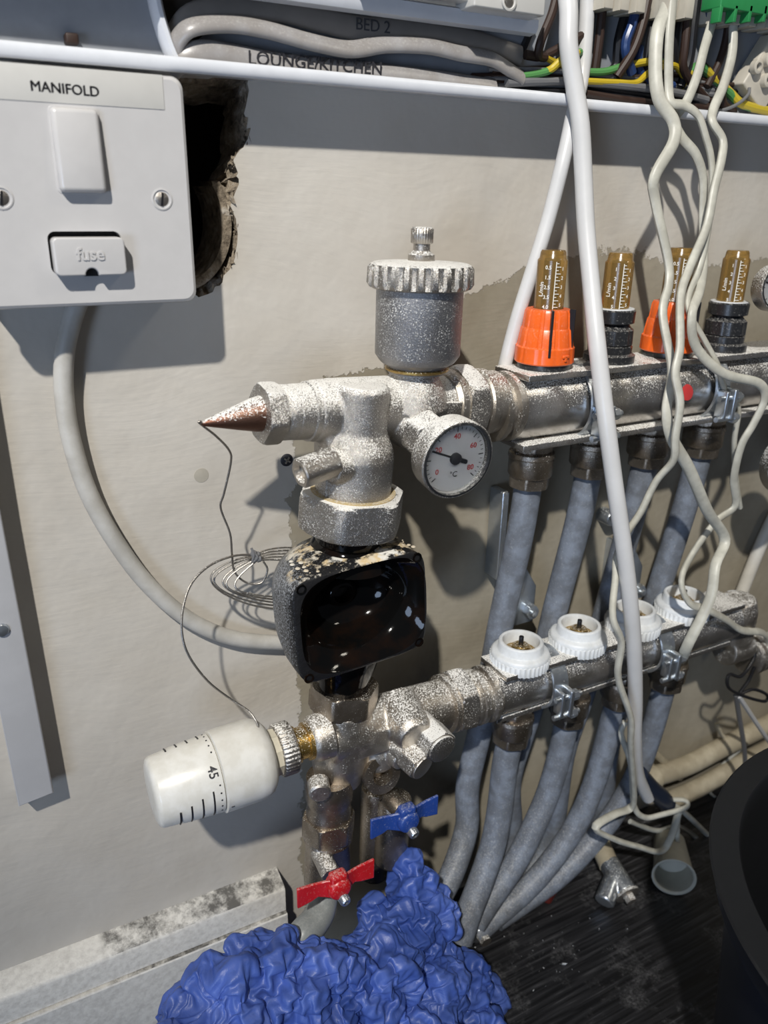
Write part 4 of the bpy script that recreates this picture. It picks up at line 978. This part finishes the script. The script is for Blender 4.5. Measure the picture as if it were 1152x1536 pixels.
# ------------------------------------------------------------------ air vent
VC = Vector((197.8, -50, -77)); U = Vector((0.01, 0, 1)).normalized()
AV = thing('air_vent', VC, 'dusty silver bottle shaped air vent with ribbed cap on top of the valve', 'valve')
mb = MB(); mb.lathe(VC + U * -2, U, [(0, 14), (2.5, 14.2), (4.5, 15.5), (5, 17.5), (6, 18.5), (9, 20.6), (41, 20.6)], 64); mb.build('bottle', M['body_grey'], AV)
mb = MB(); mb.lathe(VC + U * -1.2, U, [(0, 14.4), (0.8, 15.6), (1.6, 15.6), (2.2, 14.6)], 48); mb.build('seal_ring', M['brass'], AV)
mb = MB(); mb.lathe(VC + U * 37.5, U, [(0, 22.6), (0.8, 24.2), (2.4, 24.4), (9.5, 24.0), (10.8, 23.6), (11.6, 22.0), (12.0, 14), (12.6, 7)], 144, lambda i, a: 1 + ((0.034 if math.cos(a * 24) > -0.2 else -0.03) if 2 <= i <= 3 else 0)); mb.build('ribbed_cap', M['nickel_dusty'], AV, sharp=40)
mb = MB(); mb.lathe(VC + U * 49.5, U, [(0, 6.0), (0.8, 6.3), (3.2, 6.2), (3.8, 5.2), (5, 4.0), (9, 3.8)], 32); mb.build('stem', M['nickel'], AV)
mb = MB(); mb.lathe(VC + U * 57.3, U, [(0, 3.9), (0.6, 5.0), (6.6, 5.1), (7.4, 4.3), (7.6, 0.01)], 96, lambda i, a: 1 + 0.03 * math.cos(a * 24)); mb.build('knurled_cap', M['nickel'], AV, sharp=60)

# ------------------------------------------------------------------ pump housing
PC = at(545, 926, 76)
PH = thing('pump_housing', (PC.x, -50, -250), 'open black pump housing, wet inside, scaly on top, between the two valves', 'pump')
tilt = math.radians(3.5)
def sq(a, hw, hh, n_):
    c_, s_ = math.cos(a), math.sin(a)
    k = (abs(c_ / hw) ** n_ + abs(s_ / hh) ** n_) ** (-1 / n_)
    x, z = c_ * k, s_ * k
    return x * math.cos(tilt) - z * math.sin(tilt) * -1 * -1, x * math.sin(tilt) + z * math.cos(tilt)
def loft(mb, secs, seg=96, cap0=True):
    vs = []; fs = []
    for (y, hw, hh, n_, ox, oz) in secs:
        for k in range(seg):
            x, z = sq(2 * PI * k / seg, hw, hh, n_); vs.append((PC.x + ox + x, y, PC.z + oz + z))
    for i in range(len(secs) - 1):
        for k in range(seg):
            k2 = (k + 1) % seg; fs.append((i * seg + k, i * seg + k2, (i + 1) * seg + k2, (i + 1) * seg + k))
    if cap0: fs.append(tuple(range(seg)))
    mb.add(vs, fs)
HW, HH = 36.0, 29.0
mb = MB()
loft(mb, [(-26, 26, 24, 2.4, 3, -3), (-30, 33, 30, 2.6, 3, -3), (-45, 37, 34, 3.0, 2, -2), (-58, 38, 33, 3.6, 1, -1), (-68, HW + 1, HH + 1, 5.0, 0, 0), (-75.2, HW, HH, 6.5, 0, 0), (-76, HW - 1, HH - 1, 6.5, 0, 0), (-76.2, 34.4, 27.6, 3.6, 1.5, 0.5)], 96)
mb.build('volute', M['pump'], PH, sharp=50)
mb = MB(); loft(mb, [(-76.2, 34.4, 27.6, 3.6, 1.5, 0.5), (-75.5, 33.8, 27, 3.4, 1.5, .5), (-70, 31.5, 25, 2.6, 1.5, .5), (-69, 28.5, 23, 2, 1.5, .5), (-60, 26.5, 21, 2, 1.5, .5), (-52, 22, 18, 2, 1.5, .5), (-48, 14, 12, 2, 1.5, .5), (-47, 9, 8, 2, 1.5, .5), (-50, 8, 7, 2, 1.5, .5), (-50.5, 5.5, 5, 2, 1.5, .5), (-44, 5, 4.5, 2, 1.5, .5), (-43, 0.1, 0.1, 2, 1.5, .5)], 96, False)
mb.build('bowl', M['bowl'], PH, sharp=70)
for sx_, sz_ in ((-1, 1), (1, 1), (-1, -1), (1, -1)):
    x, z = sx_ * (HW - 5), sz_ * (HH - 4.5)
    x, z = x * math.cos(tilt) - z * math.sin(tilt), x * math.sin(tilt) + z * math.cos(tilt)
    mb = MB(); mb.lathe((PC.x + x, -75.9, PC.z + z), (0, -1, 0), [(0, 2.6), (0.7, 2.5), (0.6, 1.7), (-4, 1.6), (-4, 0.01)], 20, caps=False); mb.build('screw_hole', M['bowl'], PH)
mb = MB(); mb.lathe(VT + VD * 66, VD, [(0, 17), (10, 17), (12, 19), (22, 22)], 40); mb.build('top_port', M['bowl'], PH)
LN0 = Vector((158.5, -50, -246)); mb = MB(); mb.lathe(LN0 + Vector((0.6, 0, 24)), (-0.06, 0, -1), [(0, 20), (12, 17), (18, 15.0), (27, 14.5)], 40); mb.build('bottom_port', M['bowl'], PH)
# lime blobs on top
mb = MB(); rnd = random.Random(11)
for k in range(70):
    x = PC.x + rnd.uniform(-31, 32); y = rnd.uniform(-73, -54); zz = PC.z + HH + rnd.uniform(-.8, .9) + (x - PC.x) * 0.03
    if abs(x - PC.x) < 12 and rnd.random() < .7: continue
    s_ = rnd.uniform(0.4, 1.5)
    mb.lathe((x, y, zz - .7), (0, 0, 1), [(0, s_), (s_ * .3, s_ * .8), (s_ * .5, 0.05)], 7, phase=rnd.random())
o = mb.build('lime_scale', plastic('lime_scale', (0.60, 0.57, 0.50), 0.8, 0.1, dirt=(0.50, 0.38, 0.22), scale=50), PH); o['kind'] = 'stuff'

# ------------------------------------------------------------------ lower connector
B0 = Vector((150, -52, -274)); B1 = Vector((244, -49, -281.5)); BX = (B1 - B0).normalized()
def bx_(t): return B0 + BX * t
LC = thing('lower_connector', (158, -52, -300), 'lower silver connector block below the pump, stained and dusty', 'valve')
mb = MB()
mb.lathe(bx_(-6), BX, [(0, 13), (2, 16), (20, 16.5), (30, 14.5), (78, 15), (82, 16.5)], 48)
mb.lathe((157, -51, -258), (-0.06, 0, -1), [(0, 16), (14, 17), (34, 16), (50, 13)], 48)
mb.lathe((190, -50, -270), (0, -1, -0.2), [(0, 14), (22, 11.5), (26, 9.5)], 32)
mb.lathe((176, -50, -280), (0.1, -0.25, -1), [(0, 13), (16, 12), (24, 10)], 32)
mb.lathe((184, -48, -285), (0.1, -1, -.3), [(0, 10), (24, 8)], 32)
mb.box((166, -64, -278), (26, 6, 16), 2)
mb.build('cast_body', M['nickel_low'], LC, remesh=0.9, smooth_it=5)
mb = MB(); mb.hexnut((158.8, -50, -246), (157.8, -50, -260), 19.5, 0.25); mb.build('pump_nut', M['nickel_wet'], LC)
mb = MB(); mb.hexnut(bx_(76), bx_(88), 20.5, 0.35); mb.build('union_nut', M['nickel'], LC)
mb = MB(); mb.lathe(bx_(72), BX, [(0, 15.5), (1, 17.5), (4, 17.5), (5, 16), (16.5, 16), (18, 17), (22, 17), (23, 16)], 48); mb.build('union_ring', M['nickel_low'], LC)
for (pa_, pb_, r_, nm) in (((640, 1098, 70), (662, 1122, 84), 9.6, 'drain_plug'), ((612, 1132, 72), (632, 1150, 82), 8.2, 'drain_plug')):
    a = at(*pa_); b_ = at(*pb_); d = (b_ - a).normalized()
    mb = MB(); mb.hexnut(a, b_, r_ * 1.08, 0.3); mb.cyl(a - d * 10, a, r_ * .9, seg=32); mb.cyl(b_ - d * 0.2, b_ + d * 1.6, r_ * .88, seg=40, bevel=0.7); mb.build(nm, M['nickel_dusty'] if r_ > 9 else M['nickel'], LC)

# ------------------------------------------------------------------ thermostatic head
H0 = at(402, 1131, 58); H1 = at(226, 1190, 58); HD = (H1 - H0).normalized()
TH = thing('thermostatic_head', H0, 'white thermostatic head with 45 printed on it, left of the lower connector', 'valve')
Lh = (H1 - H0).length
def hx(t): return H0 + HD * t
Rh = 20.0
mb = MB(); mb.lathe(H0, HD, [(-0.5, Rh * .55), (0.2, Rh * .80), (2.5, Rh * .95), (6, Rh * 1.03), (10, Rh * 1.05), (Lh * .46, Rh * 1.04), (Lh * .47, Rh * .97)], 72); b1 = mb.build('sleeve', M['white_dirty'], TH, sharp=50)
mb = MB(); mb.lathe(H0, HD, [(Lh * .455, Rh * .93), (Lh * .475, Rh * .93), (Lh * .48, Rh * .99), (Lh * .80, Rh * .93), (Lh * .81, Rh * .915), (Lh * .96, Rh * .87), (Lh * .985, Rh * .82), (Lh, Rh * .70), (Lh + .3, Rh * .5), (Lh + .3, 0.01)], 96); b2 = mb.build('dial_knob', M['white_dirty'], TH, sharp=50)
UH = (Vector((0, 0, 1)) - HD * HD.z).normalized(); FH = HD.cross(UH)
if FH.y > 0: FH = -FH
def hp_(t, ang, r): return hx(t) + (FH * math.cos(ang) + UH * math.sin(ang)) * r     # ang 0 = straight out of the wall, + = up
# knob slots (lower and upper sets)
for a0, a1, ts in ((-42, 14, (.57, .66, .75, .84)), (104, 120, (.56, .65, .74, .83))):
    for t_ in ts:
        mb = MB(); rr = Rh * (.99 - (t_ - .48) / .32 * .06) + 0.12
        st = a0
        ks = [hp_(Lh * t_, math.radians(st + (a1 - (70 if a0 < 0 else 0) * (t_ - .57) - st) * k / 8), rr - 0.15) for k in range(9)]
        mb.tube(ks, 0.42, 8, smooth=False); mb.build('grip_slot', M['blackwire'], b2)
for k in range(13):
    a = math.radians(116 - k * 12)
    if 5 <= k <= 7: continue
    p = hp_(Lh * .51, a, Rh * .985); mb = MB(); mb.lathe(p, hp_(Lh * .51, a, Rh * 1.1) - p, [(0, 0.45), (0.2, 0.42), (0.22, 0.01)], 10); mb.build('scale_dot', M['ink'], b2)
def headtext(u, v, w_):
    # text runs down the curve of the knob, letters upright towards the collar
    return hp_(Lh * .545 - v, math.radians(40) - u / Rh, Rh * .985 + w_)
text('45', 6.4, headtext, M['ink'], 'lettering', b2, 0.06, 0.06)
mb = MB(); pp = hp_(Lh * .44, math.radians(-22), Rh * 1.045); mb.tube([pp, pp + HD * -1.6], 0.25, 6, smooth=False); mb.build('index_mark', M['ink'], b1)
# collar, knurled nut, brass neck
mb = MB(); mb.lathe(H0 - HD * 5, HD, [(0, 12.0), (5, 12.4)], 40, lambda i, a: 1 + (0.03 if math.cos(a * 10) > 0.6 else -0.02)); mb.build('collar', plastic('ivory_plastic', (0.60, 0.56, 0.45), 0.4), TH)
mb = MB(); mb.lathe(H0 - HD * 13.5, HD, [(0, 12.6), (0.8, 13.6), (8.0, 13.6), (9, 12.6)], 144, lambda i, a: 1 + 0.025 * math.cos(a * 36)); mb.build('knurled_nut', M['nickel'], TH, sharp=60)
mb = MB(); mb.lathe(H0 - HD * 24, HD, [(0, 10.2), (3, 10.2), (3.4, 8.6), (8, 8.6), (8.4, 10), (11, 10)], 48); mb.build('brass_neck', M['brass'], TH)
mb = MB(); mb.lathe(H0 - HD * 34, HD, [(0, 12.5), (8, 12.5), (10, 11.6), (11, 10.5)], 48); mb.build('boss', M['nickel_low'], LC)

# ------------------------------------------------------------------ capillary wire with its coil
cp = [(302, 632, 50), (298, 633, 50), (306, 640, 49), (325, 655, 45), (344, 676, 40), (346, 695, 36), (336, 740, 32), (331, 762, 30), (345, 800, 28), (348, 832, 26), (352, 858, 24), (370, 874, 24), (392, 874, 25), (401, 855, 26), (395, 842, 26)]
CW = thing('capillary_tube', at(385, 835, 25), 'thin steel capillary wire with a tied coil between cone and thermostatic head', 'wire')
mb = MB(); mb.tube([at(*p) for p in cp], 0.55, 8); mb.build('upper_run', M['steel_wire'], CW)
rnd = random.Random(2)
loops = []
for k in range(5):
    cx_, cy_ = 402 + k * 3, 866 + k * 1.5; rx_, ry_ = 86 - k * 6 + (k % 2) * 4, 46 - k * 4.5
    pts = []
    for q in range(26):
        a = 2 * PI * q / 26 + 2.2
        # loops pinch together where they are tied
        px = cx_ + rx_ * math.cos(a); py = cy_ + ry_ * math.sin(a) + 5 * math.sin(a * 2 + k * .3)
        w_ = max(0, math.cos(a - math.radians(245))) ** 6
        px = px * (1 - w_) + (382 + k) * w_; py = py * (1 - w_) + (834 + k * 1.5) * w_
        pts.append(at(px, py, 22 + k * 1.3 + math.sin(a) * 3))
    pts.append(pts[0].copy()); loops.append(pts)
mb = MB()
for pts in loops: mb.tube(pts, 0.5, 6, dense=4)
mb.build('coil', M['steel_wire'], CW)
mb = MB()
for dx, dy, r_ in ((0, 0, 2.2), (5, 2, 2.0), (-2, -5, 1.8), (3, -4, 1.4)):
    c = at(383 + dx, 836 + dy, 27); mb.lathe(c - Vector((1.8, 0, 0)), (1, 0, 0.1), [(0, 0.6), (0.8, r_), (2.6, r_), (3.6, 0.6)], 12)
mb.tube([at(377, 822, 28), at(381, 832, 29), at(379, 842, 28), at(386, 836, 29), at(380, 828, 28)], 0.7, 6)
mb.build('tie_knot', M['greywire'], CW)
mb = MB(); mb.tube([at(*p) for p in [(380, 832, 26), (350, 834, 28), (315, 848, 32), (288, 874, 36), (275, 910, 40), (273, 950, 44), (284, 985, 46), (312, 1022, 48), (345, 1048, 50), (372, 1066, 54), (384, 1082, 58), (388, 1094, 60)]], 0.6, 8); mb.build('lower_run', M['steel_wire'], CW)

# ------------------------------------------------------------------ isolation valves
def butterfly(t, C, R_, half, mat, dirv=Vector((0, -1, 0)), roll=0):
    C = Vector(C)
    rot = Matrix.Rotation(roll, 3, 'Y')
    mb = MB()
    for s_ in (-1, 1):
        pts = []
        secs = [(3, 6.4, 0.0), (7, 5.6, 2.0), (11, 4.8, 3.5), (half * .65, 5.8, 3.2), (half, 6.8, 3.0)]
        vs = []; fs = []
        for (x, hh, out) in secs:
            for (dz, dy) in ((-hh, -0.9), (hh, -0.9), (hh, 0.9), (-hh, 0.9)):
                vs.append(C + rot @ Vector((s_ * x, dy + out, dz)))
        for i in range(len(secs) - 1):
            for j in range(4): fs.append((i * 4 + j, i * 4 + (j + 1) % 4, i * 4 + 4 + (j + 1) % 4, i * 4 + 4 + j))
        fs.append((0, 1, 2, 3)); fs.append(tuple(len(secs) * 4 - 4 + j for j in (3, 2, 1, 0)))
        mb.add(vs, fs)
    mb.lathe(C + Vector((0, 6, 0)), (0, -1, 0), [(0, 5.6), (5, 6.4), (8, 6.6), (9.4, 5.8), (10, 4.6)], 32)
    mb.box(C + rot @ Vector((0, 1, 3)), (10, 7, 13), 2.2, rot)
    h = mb.build('handle', mat, t, sharp=40)
    md = h.modifiers.new('soft', 'BEVEL'); md.width = 0.0006; md.segments = 2; md.limit_method = 'ANGLE'
    mb = MB(); mb.lathe(C + rot @ Vector((1, -2, -5.0)), (0.1, -1, -0.25), [(0, 3.2), (4, 3.0), (5, 2.4), (5, 1.4), (3.6, 1.4)], 24, caps=False); mb.build('handle_screw', M['zinc'], t)
RV = thing('isolation_valve', (142, -55, -375), 'isolation valve with a dusty red butterfly handle above the blue gloves', 'valve')
D = Vector((-0.03, 0.0, -1)).normalized(); R0 = Vector((147, -55, -300))
mb = MB(); mb.lathe(R0, D, [(0, 13), (6, 13.6), (14, 13.2), (18, 11.8), (22, 12.8), (26, 12.8), (28, 11)], 48); mb.build('tail_piece', M['nickel_wet'], RV)
a = at(480, 1190, 70); mb = MB(); mb.lathe(a, (-0.3, -1, -0.1), [(-8, 6), (0, 6), (0.8, 5), (0.8, 0.01)], 24); mb.build('side_plug', M['nickel_low'], RV)
mb = MB(); mb.hexnut(R0 + D * 26, R0 + D * 40, 15.6, 0.2); mb.build('union_nut', M['nickel_wet'], RV)
mb = MB(); mb.lathe(R0 + D * 39, D, [(0, 13.4), (3, 14.2), (6, 12.6), (20, 13.4), (34, 13.4), (38, 12.6), (40, 10)], 48); mb.build('valve_body', M['nickel_wet'], RV)
a = at(492, 1302, 72)
mb = MB(); mb.cyl(a + Vector((0, 12, 2)), a + Vector((0, -2, -1)), 5.4, seg=32, bevel=0.8); mb.hexnut(a + Vector((0, -1, 0)), a + Vector((0, -4, -1)), 5.8); mb.build('stem', M['nickel'], RV)
butterfly(RV, at(508, 1330, 86), 6, 23, M['red'], roll=0.0)
BV = thing('isolation_valve', (182, -45, -345), 'isolation valve with a blue butterfly handle beside the open ring', 'valve')
mb = MB(); a = at(574, 1170, 66); mb.lathe(a + Vector((0, 14, 0)), (0.0, -1, 0.25), [(0, 9), (8, 10.5), (13, 11.6), (14.6, 11.2), (14.8, 6.2), (10, 5.4), (6, 5.0), (5.5, 0.01)], 48, caps=False); mb.build('open_ring', M['nickel_wet'], BV)
a2 = at(588, 1188, 64); mb = MB(); mb.lathe(a2 + Vector((-2, 0, -2)), (0, -1, 0), [(0, 2.6), (3, 2.4), (3.6, 0.01)], 16); mb.build('ring_pin', M['nickel'], BV)
mb = MB(); mb.cyl(at(565, 1180, 38), at(560, 1310, 38), 9.5, seg=32, bevel=1); mb.cyl(at(592, 1195, 48), at(585, 1290, 50), 10.5, seg=32, bevel=1.5); mb.build('valve_body', M['nickel_wet'], BV)
mb = MB(); a = at(603, 1216, 76); mb.cyl(a + Vector((-2, 12, 1)), a, 5.6, seg=32, bevel=1); mb.build('stem', M['nickel_wet'], BV)
butterfly(BV, at(611, 1230, 84), 6, 21.5, M['blue'], roll=math.radians(0))
# plastic elbow coming out of the gloves
mb = MB(); mb.tube([Vector((143, -56, -372)), at(482, 1362, 66), at(470, 1385, 72), at(452, 1405, 76), at(440, 1440, 76)], 8.6, 24, rf=lambda t: 1.0); 
tag(mb.build('waste_elbow', plastic('grey_rubber_hose', (0.26, 0.28, 0.28), 0.35, dust=0.2)), 'grey hose elbow between the red handle and the gloves', 'hose')

# ------------------------------------------------------------------ right hand end of the lower bar
EL = thing('end_elbow', at(1090, 970, 50), 'silver elbow at the right end of the lower bar', 'fitting')
mb = MB(); mb.lathe(Vector((466, -50, -281)), (1, 0, 0), [(0, 15), (14, 14), (20, 11)], 40); mb.lathe(Vector((478, -50, -268)), (0.1, 0, -1), [(0, 12), (10, 14), (34, 13), (38, 11)], 40); mb.lathe(at(1085, 975, 50), (1, 0, 0.0), [(0, 12), (22, 12), (24, 10)], 40)
mb.build('cast_body', M['nickel_low'], EL, remesh=1.2, smooth_it=3)
mb = MB(); mb.lathe(at(1118, 985, 50), (1, 0, 0), [(0, 12), (1, 15), (5, 15), (6, 12), (8, 12), (9, 14.5), (13, 14.5), (14, 12), (40, 12)], 40); mb.build('ring_collar', M['nickel'], EL)
mb = MB(); mb.lathe(at(1100, 925, 46), (0, 0, 1), [(0, 6), (14, 6), (15, 8), (18, 8)], 24); mb.build('bleed_key', M['cap_white'], EL)
c = at(1170, 432, 62); gauge('small_gauge', (c.x, c.y, c.z), (-0.2, -1, 0.1), 14, 'white rimmed gauge cut by the right edge beside the last flow meter', False, 10)
c = at(1190, 700, 64); gauge('lower_gauge', (c.x, c.y, c.z), (-0.2, -1, 0.1), 21, 'dark rimmed gauge cut by the right edge below the upper bar', False, 10)
mb = MB(); mb.tube([at(1168, 760, 8), at(1140, 820, 8), at(1112, 890, 8), at(1085, 960, 8)], 5, 14); tag(mb.build('pale_tube', M['wall'] if False else plastic('pale_tube_plastic', (0.55, 0.53, 0.48), 0.5)), 'pale tube slanting down the wall at the right edge', 'pipe')  # plain pale tube laid slanting on the wall
mb = MB(); mb.tube([at(970, 1168, 14), at(1030, 1148, 14), at(1085, 1120, 14), at(1170, 1078, 14)], 8.5, 20); mb.lathe(at(966, 1172, 14), at(990, 1160, 14) - at(966, 1172, 14), [(0, 10.2), (12, 10.2), (13, 8.6)], 32); mb.tube([at(980, 1128, 10), at(1004, 1150, 10), at(1020, 1166, 10)], 3.2, 10)
tag(mb.build('cream_pipe', M['pipe_cream']), 'dirty cream pipe with a capped end along the foot of the wall', 'pipe')
mb = MB(); mb.tube([at(995, 1205, 16), at(1050, 1180, 16), at(1120, 1140, 16), at(1180, 1110, 16)], 8.0, 20); tag(mb.build('cream_pipe', M['pipe_cream']), 'second cream pipe lying under the capped one', 'pipe')
mb = MB(); mb.tube([at(1075, 1085, 8), at(1085, 1105, 12), at(1110, 1108, 12), at(1150, 1085, 10)], 2.0, 10); tag(mb.build('cream_clip', M['pipe_cream']), 'thin cream hook on the wall above the bucket', 'clip')

# ------------------------------------------------------------------ wall screw, small things on the floor
c = at(430, 690, 0); sc_ = thing('wall_screw', (c.x, 0, c.z), 'black cross head screw in the wall beside the mixing valve', 'screw')
mb = MB(); mb.lathe((c.x, 0.3, c.z), (0, -1, 0), [(0, 3.6), (0.5, 3.5), (1.0, 2.6), (1.1, 0.01)], 24); h_ = mb.build('head', M['ink'], sc_)
mb = MB(); mb.box((c.x, -0.95, c.z), (4, 0.5, 0.8), 0, Matrix.Rotation(.6, 3, 'Y')); mb.box((c.x, -0.95, c.z), (0.8, 0.5, 4), 0, Matrix.Rotation(.6, 3, 'Y')); mb.build('recess', M['nickel_low'], sc_)

CU = thing('plastic_cup', atz(1012, 1330, FLOOR), 'small cloudy plastic cup lying on its side by the bucket', 'cup')
c0 = atz(1011, 1316, -483); c1 = atz(1004, 1262, -486); d = (c0 - c1).normalized(); L = (c0 - c1).length
lowz = min(c0.z, c1.z)
mb = MB(); mb.lathe(c1, d, [(0, 0.01), (0.1, 11.5), (1, 12.2), (L - 2, 15.0), (L - 1.6, 16.2), (L, 16.4), (L + .2, 15.4), (L - 1, 14.2), (L * .5, 12.6), (L * .46, 0.01)], 48, caps=False); mb.build('body', M['cup'], CU)
YD = thing('drain_fitting', atz(925, 1340, FLOOR), 'grey Y shaped drain fitting standing on the black floor', 'fitting')
mb = MB(); mb.tube([atz(896, 1255, -476), atz(906, 1280, -479), atz(914, 1298, -481)], 8, 20); mb.build('tail', M['pipe_cream'], YD)
mb = MB(); p0 = atz(912, 1292, -480); p1 = atz(940, 1340, -488); p2 = atz(906, 1354, -491); pm = atz(922, 1310, -482)
mb.cyl(p0, p1, 8.0, 8.8, 28, 1); mb.cyl(pm, p2, 6.6, 7.6, 28, 1.2); mb.build('body', M['zinc'], YD, remesh=0.8, smooth_it=4)
dd = (p1 - p0).normalized()
mb = MB(); mb.lathe(p1, dd, [(-1, 9), (0, 10), (1.5, 10), (2, 9)], 32); mb.build('flange', M['nickel'], YD)
mb = MB(); mb.hexnut(p1 + dd * 1, p1 + dd * 7, 4.6); mb.build('screw', M['nickel'], YD)
DS = thing('drain_screw', atz(726, 1415, FLOOR), 'small silver drain fitting at the right edge of the blue gloves', 'fitting')
p0 = atz(708, 1378, -488); p1 = atz(723, 1403, -490); dd = (p1 - p0).normalized()
mb = MB(); mb.cyl(p0 - dd * 10, p0, 7, 8, 24, 1); mb.build('tail', M['pipe_cream'], DS)
mb = MB(); mb.cyl(p0, p1, 8.2, 8.2, 28, 1); mb.build('collar', M['zinc'], DS)
mb = MB(); mb.hexnut(p1, p1 + dd * 6, 4.6); mb.build('screw', M['nickel'], DS)
mb = MB(); c = atz(818, 1318, FLOOR + 10); mb.box(c, (30, 22, 18), 3, Matrix.Rotation(.5, 3, 'Z')); mb.cyl(c + Vector((-22, 0, 0)), c + Vector((0, 0, 0)), 7, seg=20, bevel=1); tag(mb.build('red_fitting', plastic('dull_red_plastic', (0.10, 0.010, 0.007), 0.5)), 'dull red fitting in the dark behind the pipe ends', 'fitting')

# ------------------------------------------------------------------ bucket
BC = Vector((393, -294, FLOOR)); BR = 144.0; BT = -300.0
BK = thing('bucket', BC, 'large black plastic bucket cut by the lower right corner', 'bucket')
mb = MB(); H = BT - FLOOR
mb.lathe(BC, (0, 0, 1), [(0, 0.01), (0, 112), (2, 115), (H - 18, 131), (H - 16, 139), (H - 3, 142), (H, 144), (H + 1, 143), (H + 1.2, 130), (H, 129), (H - 12, 128), (4, 112), (3, 0.01)], 120, caps=False)
mb.build('body', M['bucket'], BK, sharp=40)

# ------------------------------------------------------------------ blue gloves
import numpy as np
def crumple(name, balls, label, seed=1, voxel=1.7, grow=1.55, steps=300, reach=13.0):
    """a thin skin round a heap, given surplus length so that it buckles into creases (position based)"""
    rs = np.random.RandomState(seed)
    mb = MB()
    for (c_, r3) in balls:
        c_ = Vector(c_); mb.lathe(c_ - Vector((0, 0, r3[2])), (0, 0, 1), [(r3[2] * (1 - math.cos(PI * i / 14)), max(0.02, r3[0] * math.sin(PI * i / 14))) for i in range(15)], 24)
        for v in mb.v[-15 * 24:]: v.y = c_.y + (v.y - c_.y) * r3[1] / r3[0]
    o = mb.build(name, M['cloth'], remesh=voxel, smooth_it=10)
    dg = bpy.context.evaluated_depsgraph_get(); dg.update()
    me = bpy.data.meshes.new_from_object(o.evaluated_get(dg))
    o.modifiers.clear(); old = o.data; o.data = me; bpy.data.meshes.remove(old)
    n = len(me.vertices); P = np.empty(n * 3, np.float64); me.vertices.foreach_get('co', P); P = P.reshape(-1, 3) * 1000
    E_ = np.empty(len(me.edges) * 2, np.int64); me.edges.foreach_get('vertices', E_); E_ = E_.reshape(-1, 2)
    dg_ = [(p.vertices[0], p.vertices[2]) for p in me.polygons if len(p.vertices) == 4] + [(p.vertices[1], p.vertices[3]) for p in me.polygons if len(p.vertices) == 4]
    A = np.concatenate([E_[:, 0], np.array([d[0] for d in dg_])]); B = np.concatenate([E_[:, 1], np.array([d[1] for d in dg_])])
    K = np.concatenate([np.full(len(E_), 0.5), np.full(len(dg_), 0.35)])
    O = np.array(list(o.location)) * 1000; P0 = P.copy()
    Nn = np.empty(n * 3, np.float64); me.vertices.foreach_get('normal', Nn); Nn = Nn.reshape(-1, 3)
    def field(wl, X):
        out = np.zeros(len(X))
        for _ in range(6):
            dv = rs.normal(size=3) * [1, .8, .6]; dv /= np.linalg.norm(dv); out += np.sin(X @ dv * 2 * PI / (wl * rs.uniform(.7, 1.4)) + rs.uniform(0, 6.3))
        return out / 6 * 1.7
    W_ = P0 + np.stack([field(60, P0), field(60, P0), field(60, P0)], 1) * 7
    disp = 3.2 * field(36, W_) + 2.0 * field(15, W_) 
    P = P0 + Nn * disp[:, None]
    d0 = P0[B] - P0[A]; L = np.sqrt((d0 * d0).sum(1)) * (grow + 0.14 * (field(50, P0)[A]))
    deg = np.bincount(A, K, n) + np.bincount(B, K, n)
    eA, eB = E_[:, 0], E_[:, 1]; de = np.bincount(eA, minlength=n) + np.bincount(eB, minlength=n)
    def scat(i, j, D_): return np.stack([np.bincount(i, D_[:, q], n) - np.bincount(j, D_[:, q], n) for q in range(3)], 1)
    for it in range(steps):
        d = P[B] - P[A]; ln = np.sqrt((d * d).sum(1)) + 1e-6
        P = P + scat(A, B, (K * (ln - L) / ln * 0.5)[:, None] * d) / (deg[:, None] * 0.5) * 0.9
        d = P[eB] - P[eA]; lap = scat(eA, eB, d) / de[:, None]
        P += lap * (0.035 + 0.20 * max(0.0, 1 - it / (steps * 0.8)) ** 1.5)
        q = P - P0; h_ = (q * Nn).sum(1); q -= Nn * (h_ - np.clip(h_, -reach * .7, reach))[:, None]
        t_ = q - Nn * (q * Nn).sum(1)[:, None]; tl = np.sqrt((t_ * t_).sum(1)) + 1e-6
        q -= t_ * (np.maximum(0, tl - reach) / tl)[:, None]; P = P0 + q
        zz = P[:, 2] + O[2]; P[:, 2] = np.maximum(zz, FLOOR + 0.4) - O[2]
        P[:, 1] = np.minimum(P[:, 1] + O[1], -19) - O[1]
    me.vertices.foreach_set('co', (P / 1000).ravel()); me.update()
    me.polygons.foreach_set('use_smooth', [True] * len(me.polygons))
    sb = o.modifiers.new('round', 'SUBSURF'); sb.levels = 1; sb.render_levels = 1
    return tag(o, label, 'glove', 'blue nitrile gloves under the valves')
FZ_ = FLOOR
def ball(px, py, off, rx, ry, rz): return (at(px, py, off), (rx, ry, rz))
crumple('nitrile_glove', [ball(405, 1475, 92, 26, 24, 24), ball(350, 1512, 95, 26, 24, 28), ball(470, 1500, 100, 34, 26, 34), ball(372, 1452, 86, 16, 16, 14), ball(300, 1560, 100, 26, 26, 22), ball(440, 1590, 110, 50, 30, 30)], 'crumpled blue glove at left, below the red handle', 3)
crumple('nitrile_glove', [ball(615, 1315, 62, 10, 11, 18), ball(622, 1345, 68, 15, 13, 22), ball(640, 1385, 76, 20, 16, 26), ball(600, 1420, 84, 26, 20, 28), ball(566, 1385, 70, 12, 12, 20)], 'blue glove standing in a tall fold right of the red handle', 5)
crumple('nitrile_glove', [ball(560, 1470, 100, 28, 24, 24), ball(640, 1480, 98, 26, 24, 24), ball(700, 1475, 92, 16, 18, 20), ball(735, 1500, 92, 10, 14, 12), ball(590, 1560, 112, 44, 30, 26), ball(690, 1550, 110, 26, 26, 14)], 'crumpled blue glove at right, spreading onto the black floor', 8)
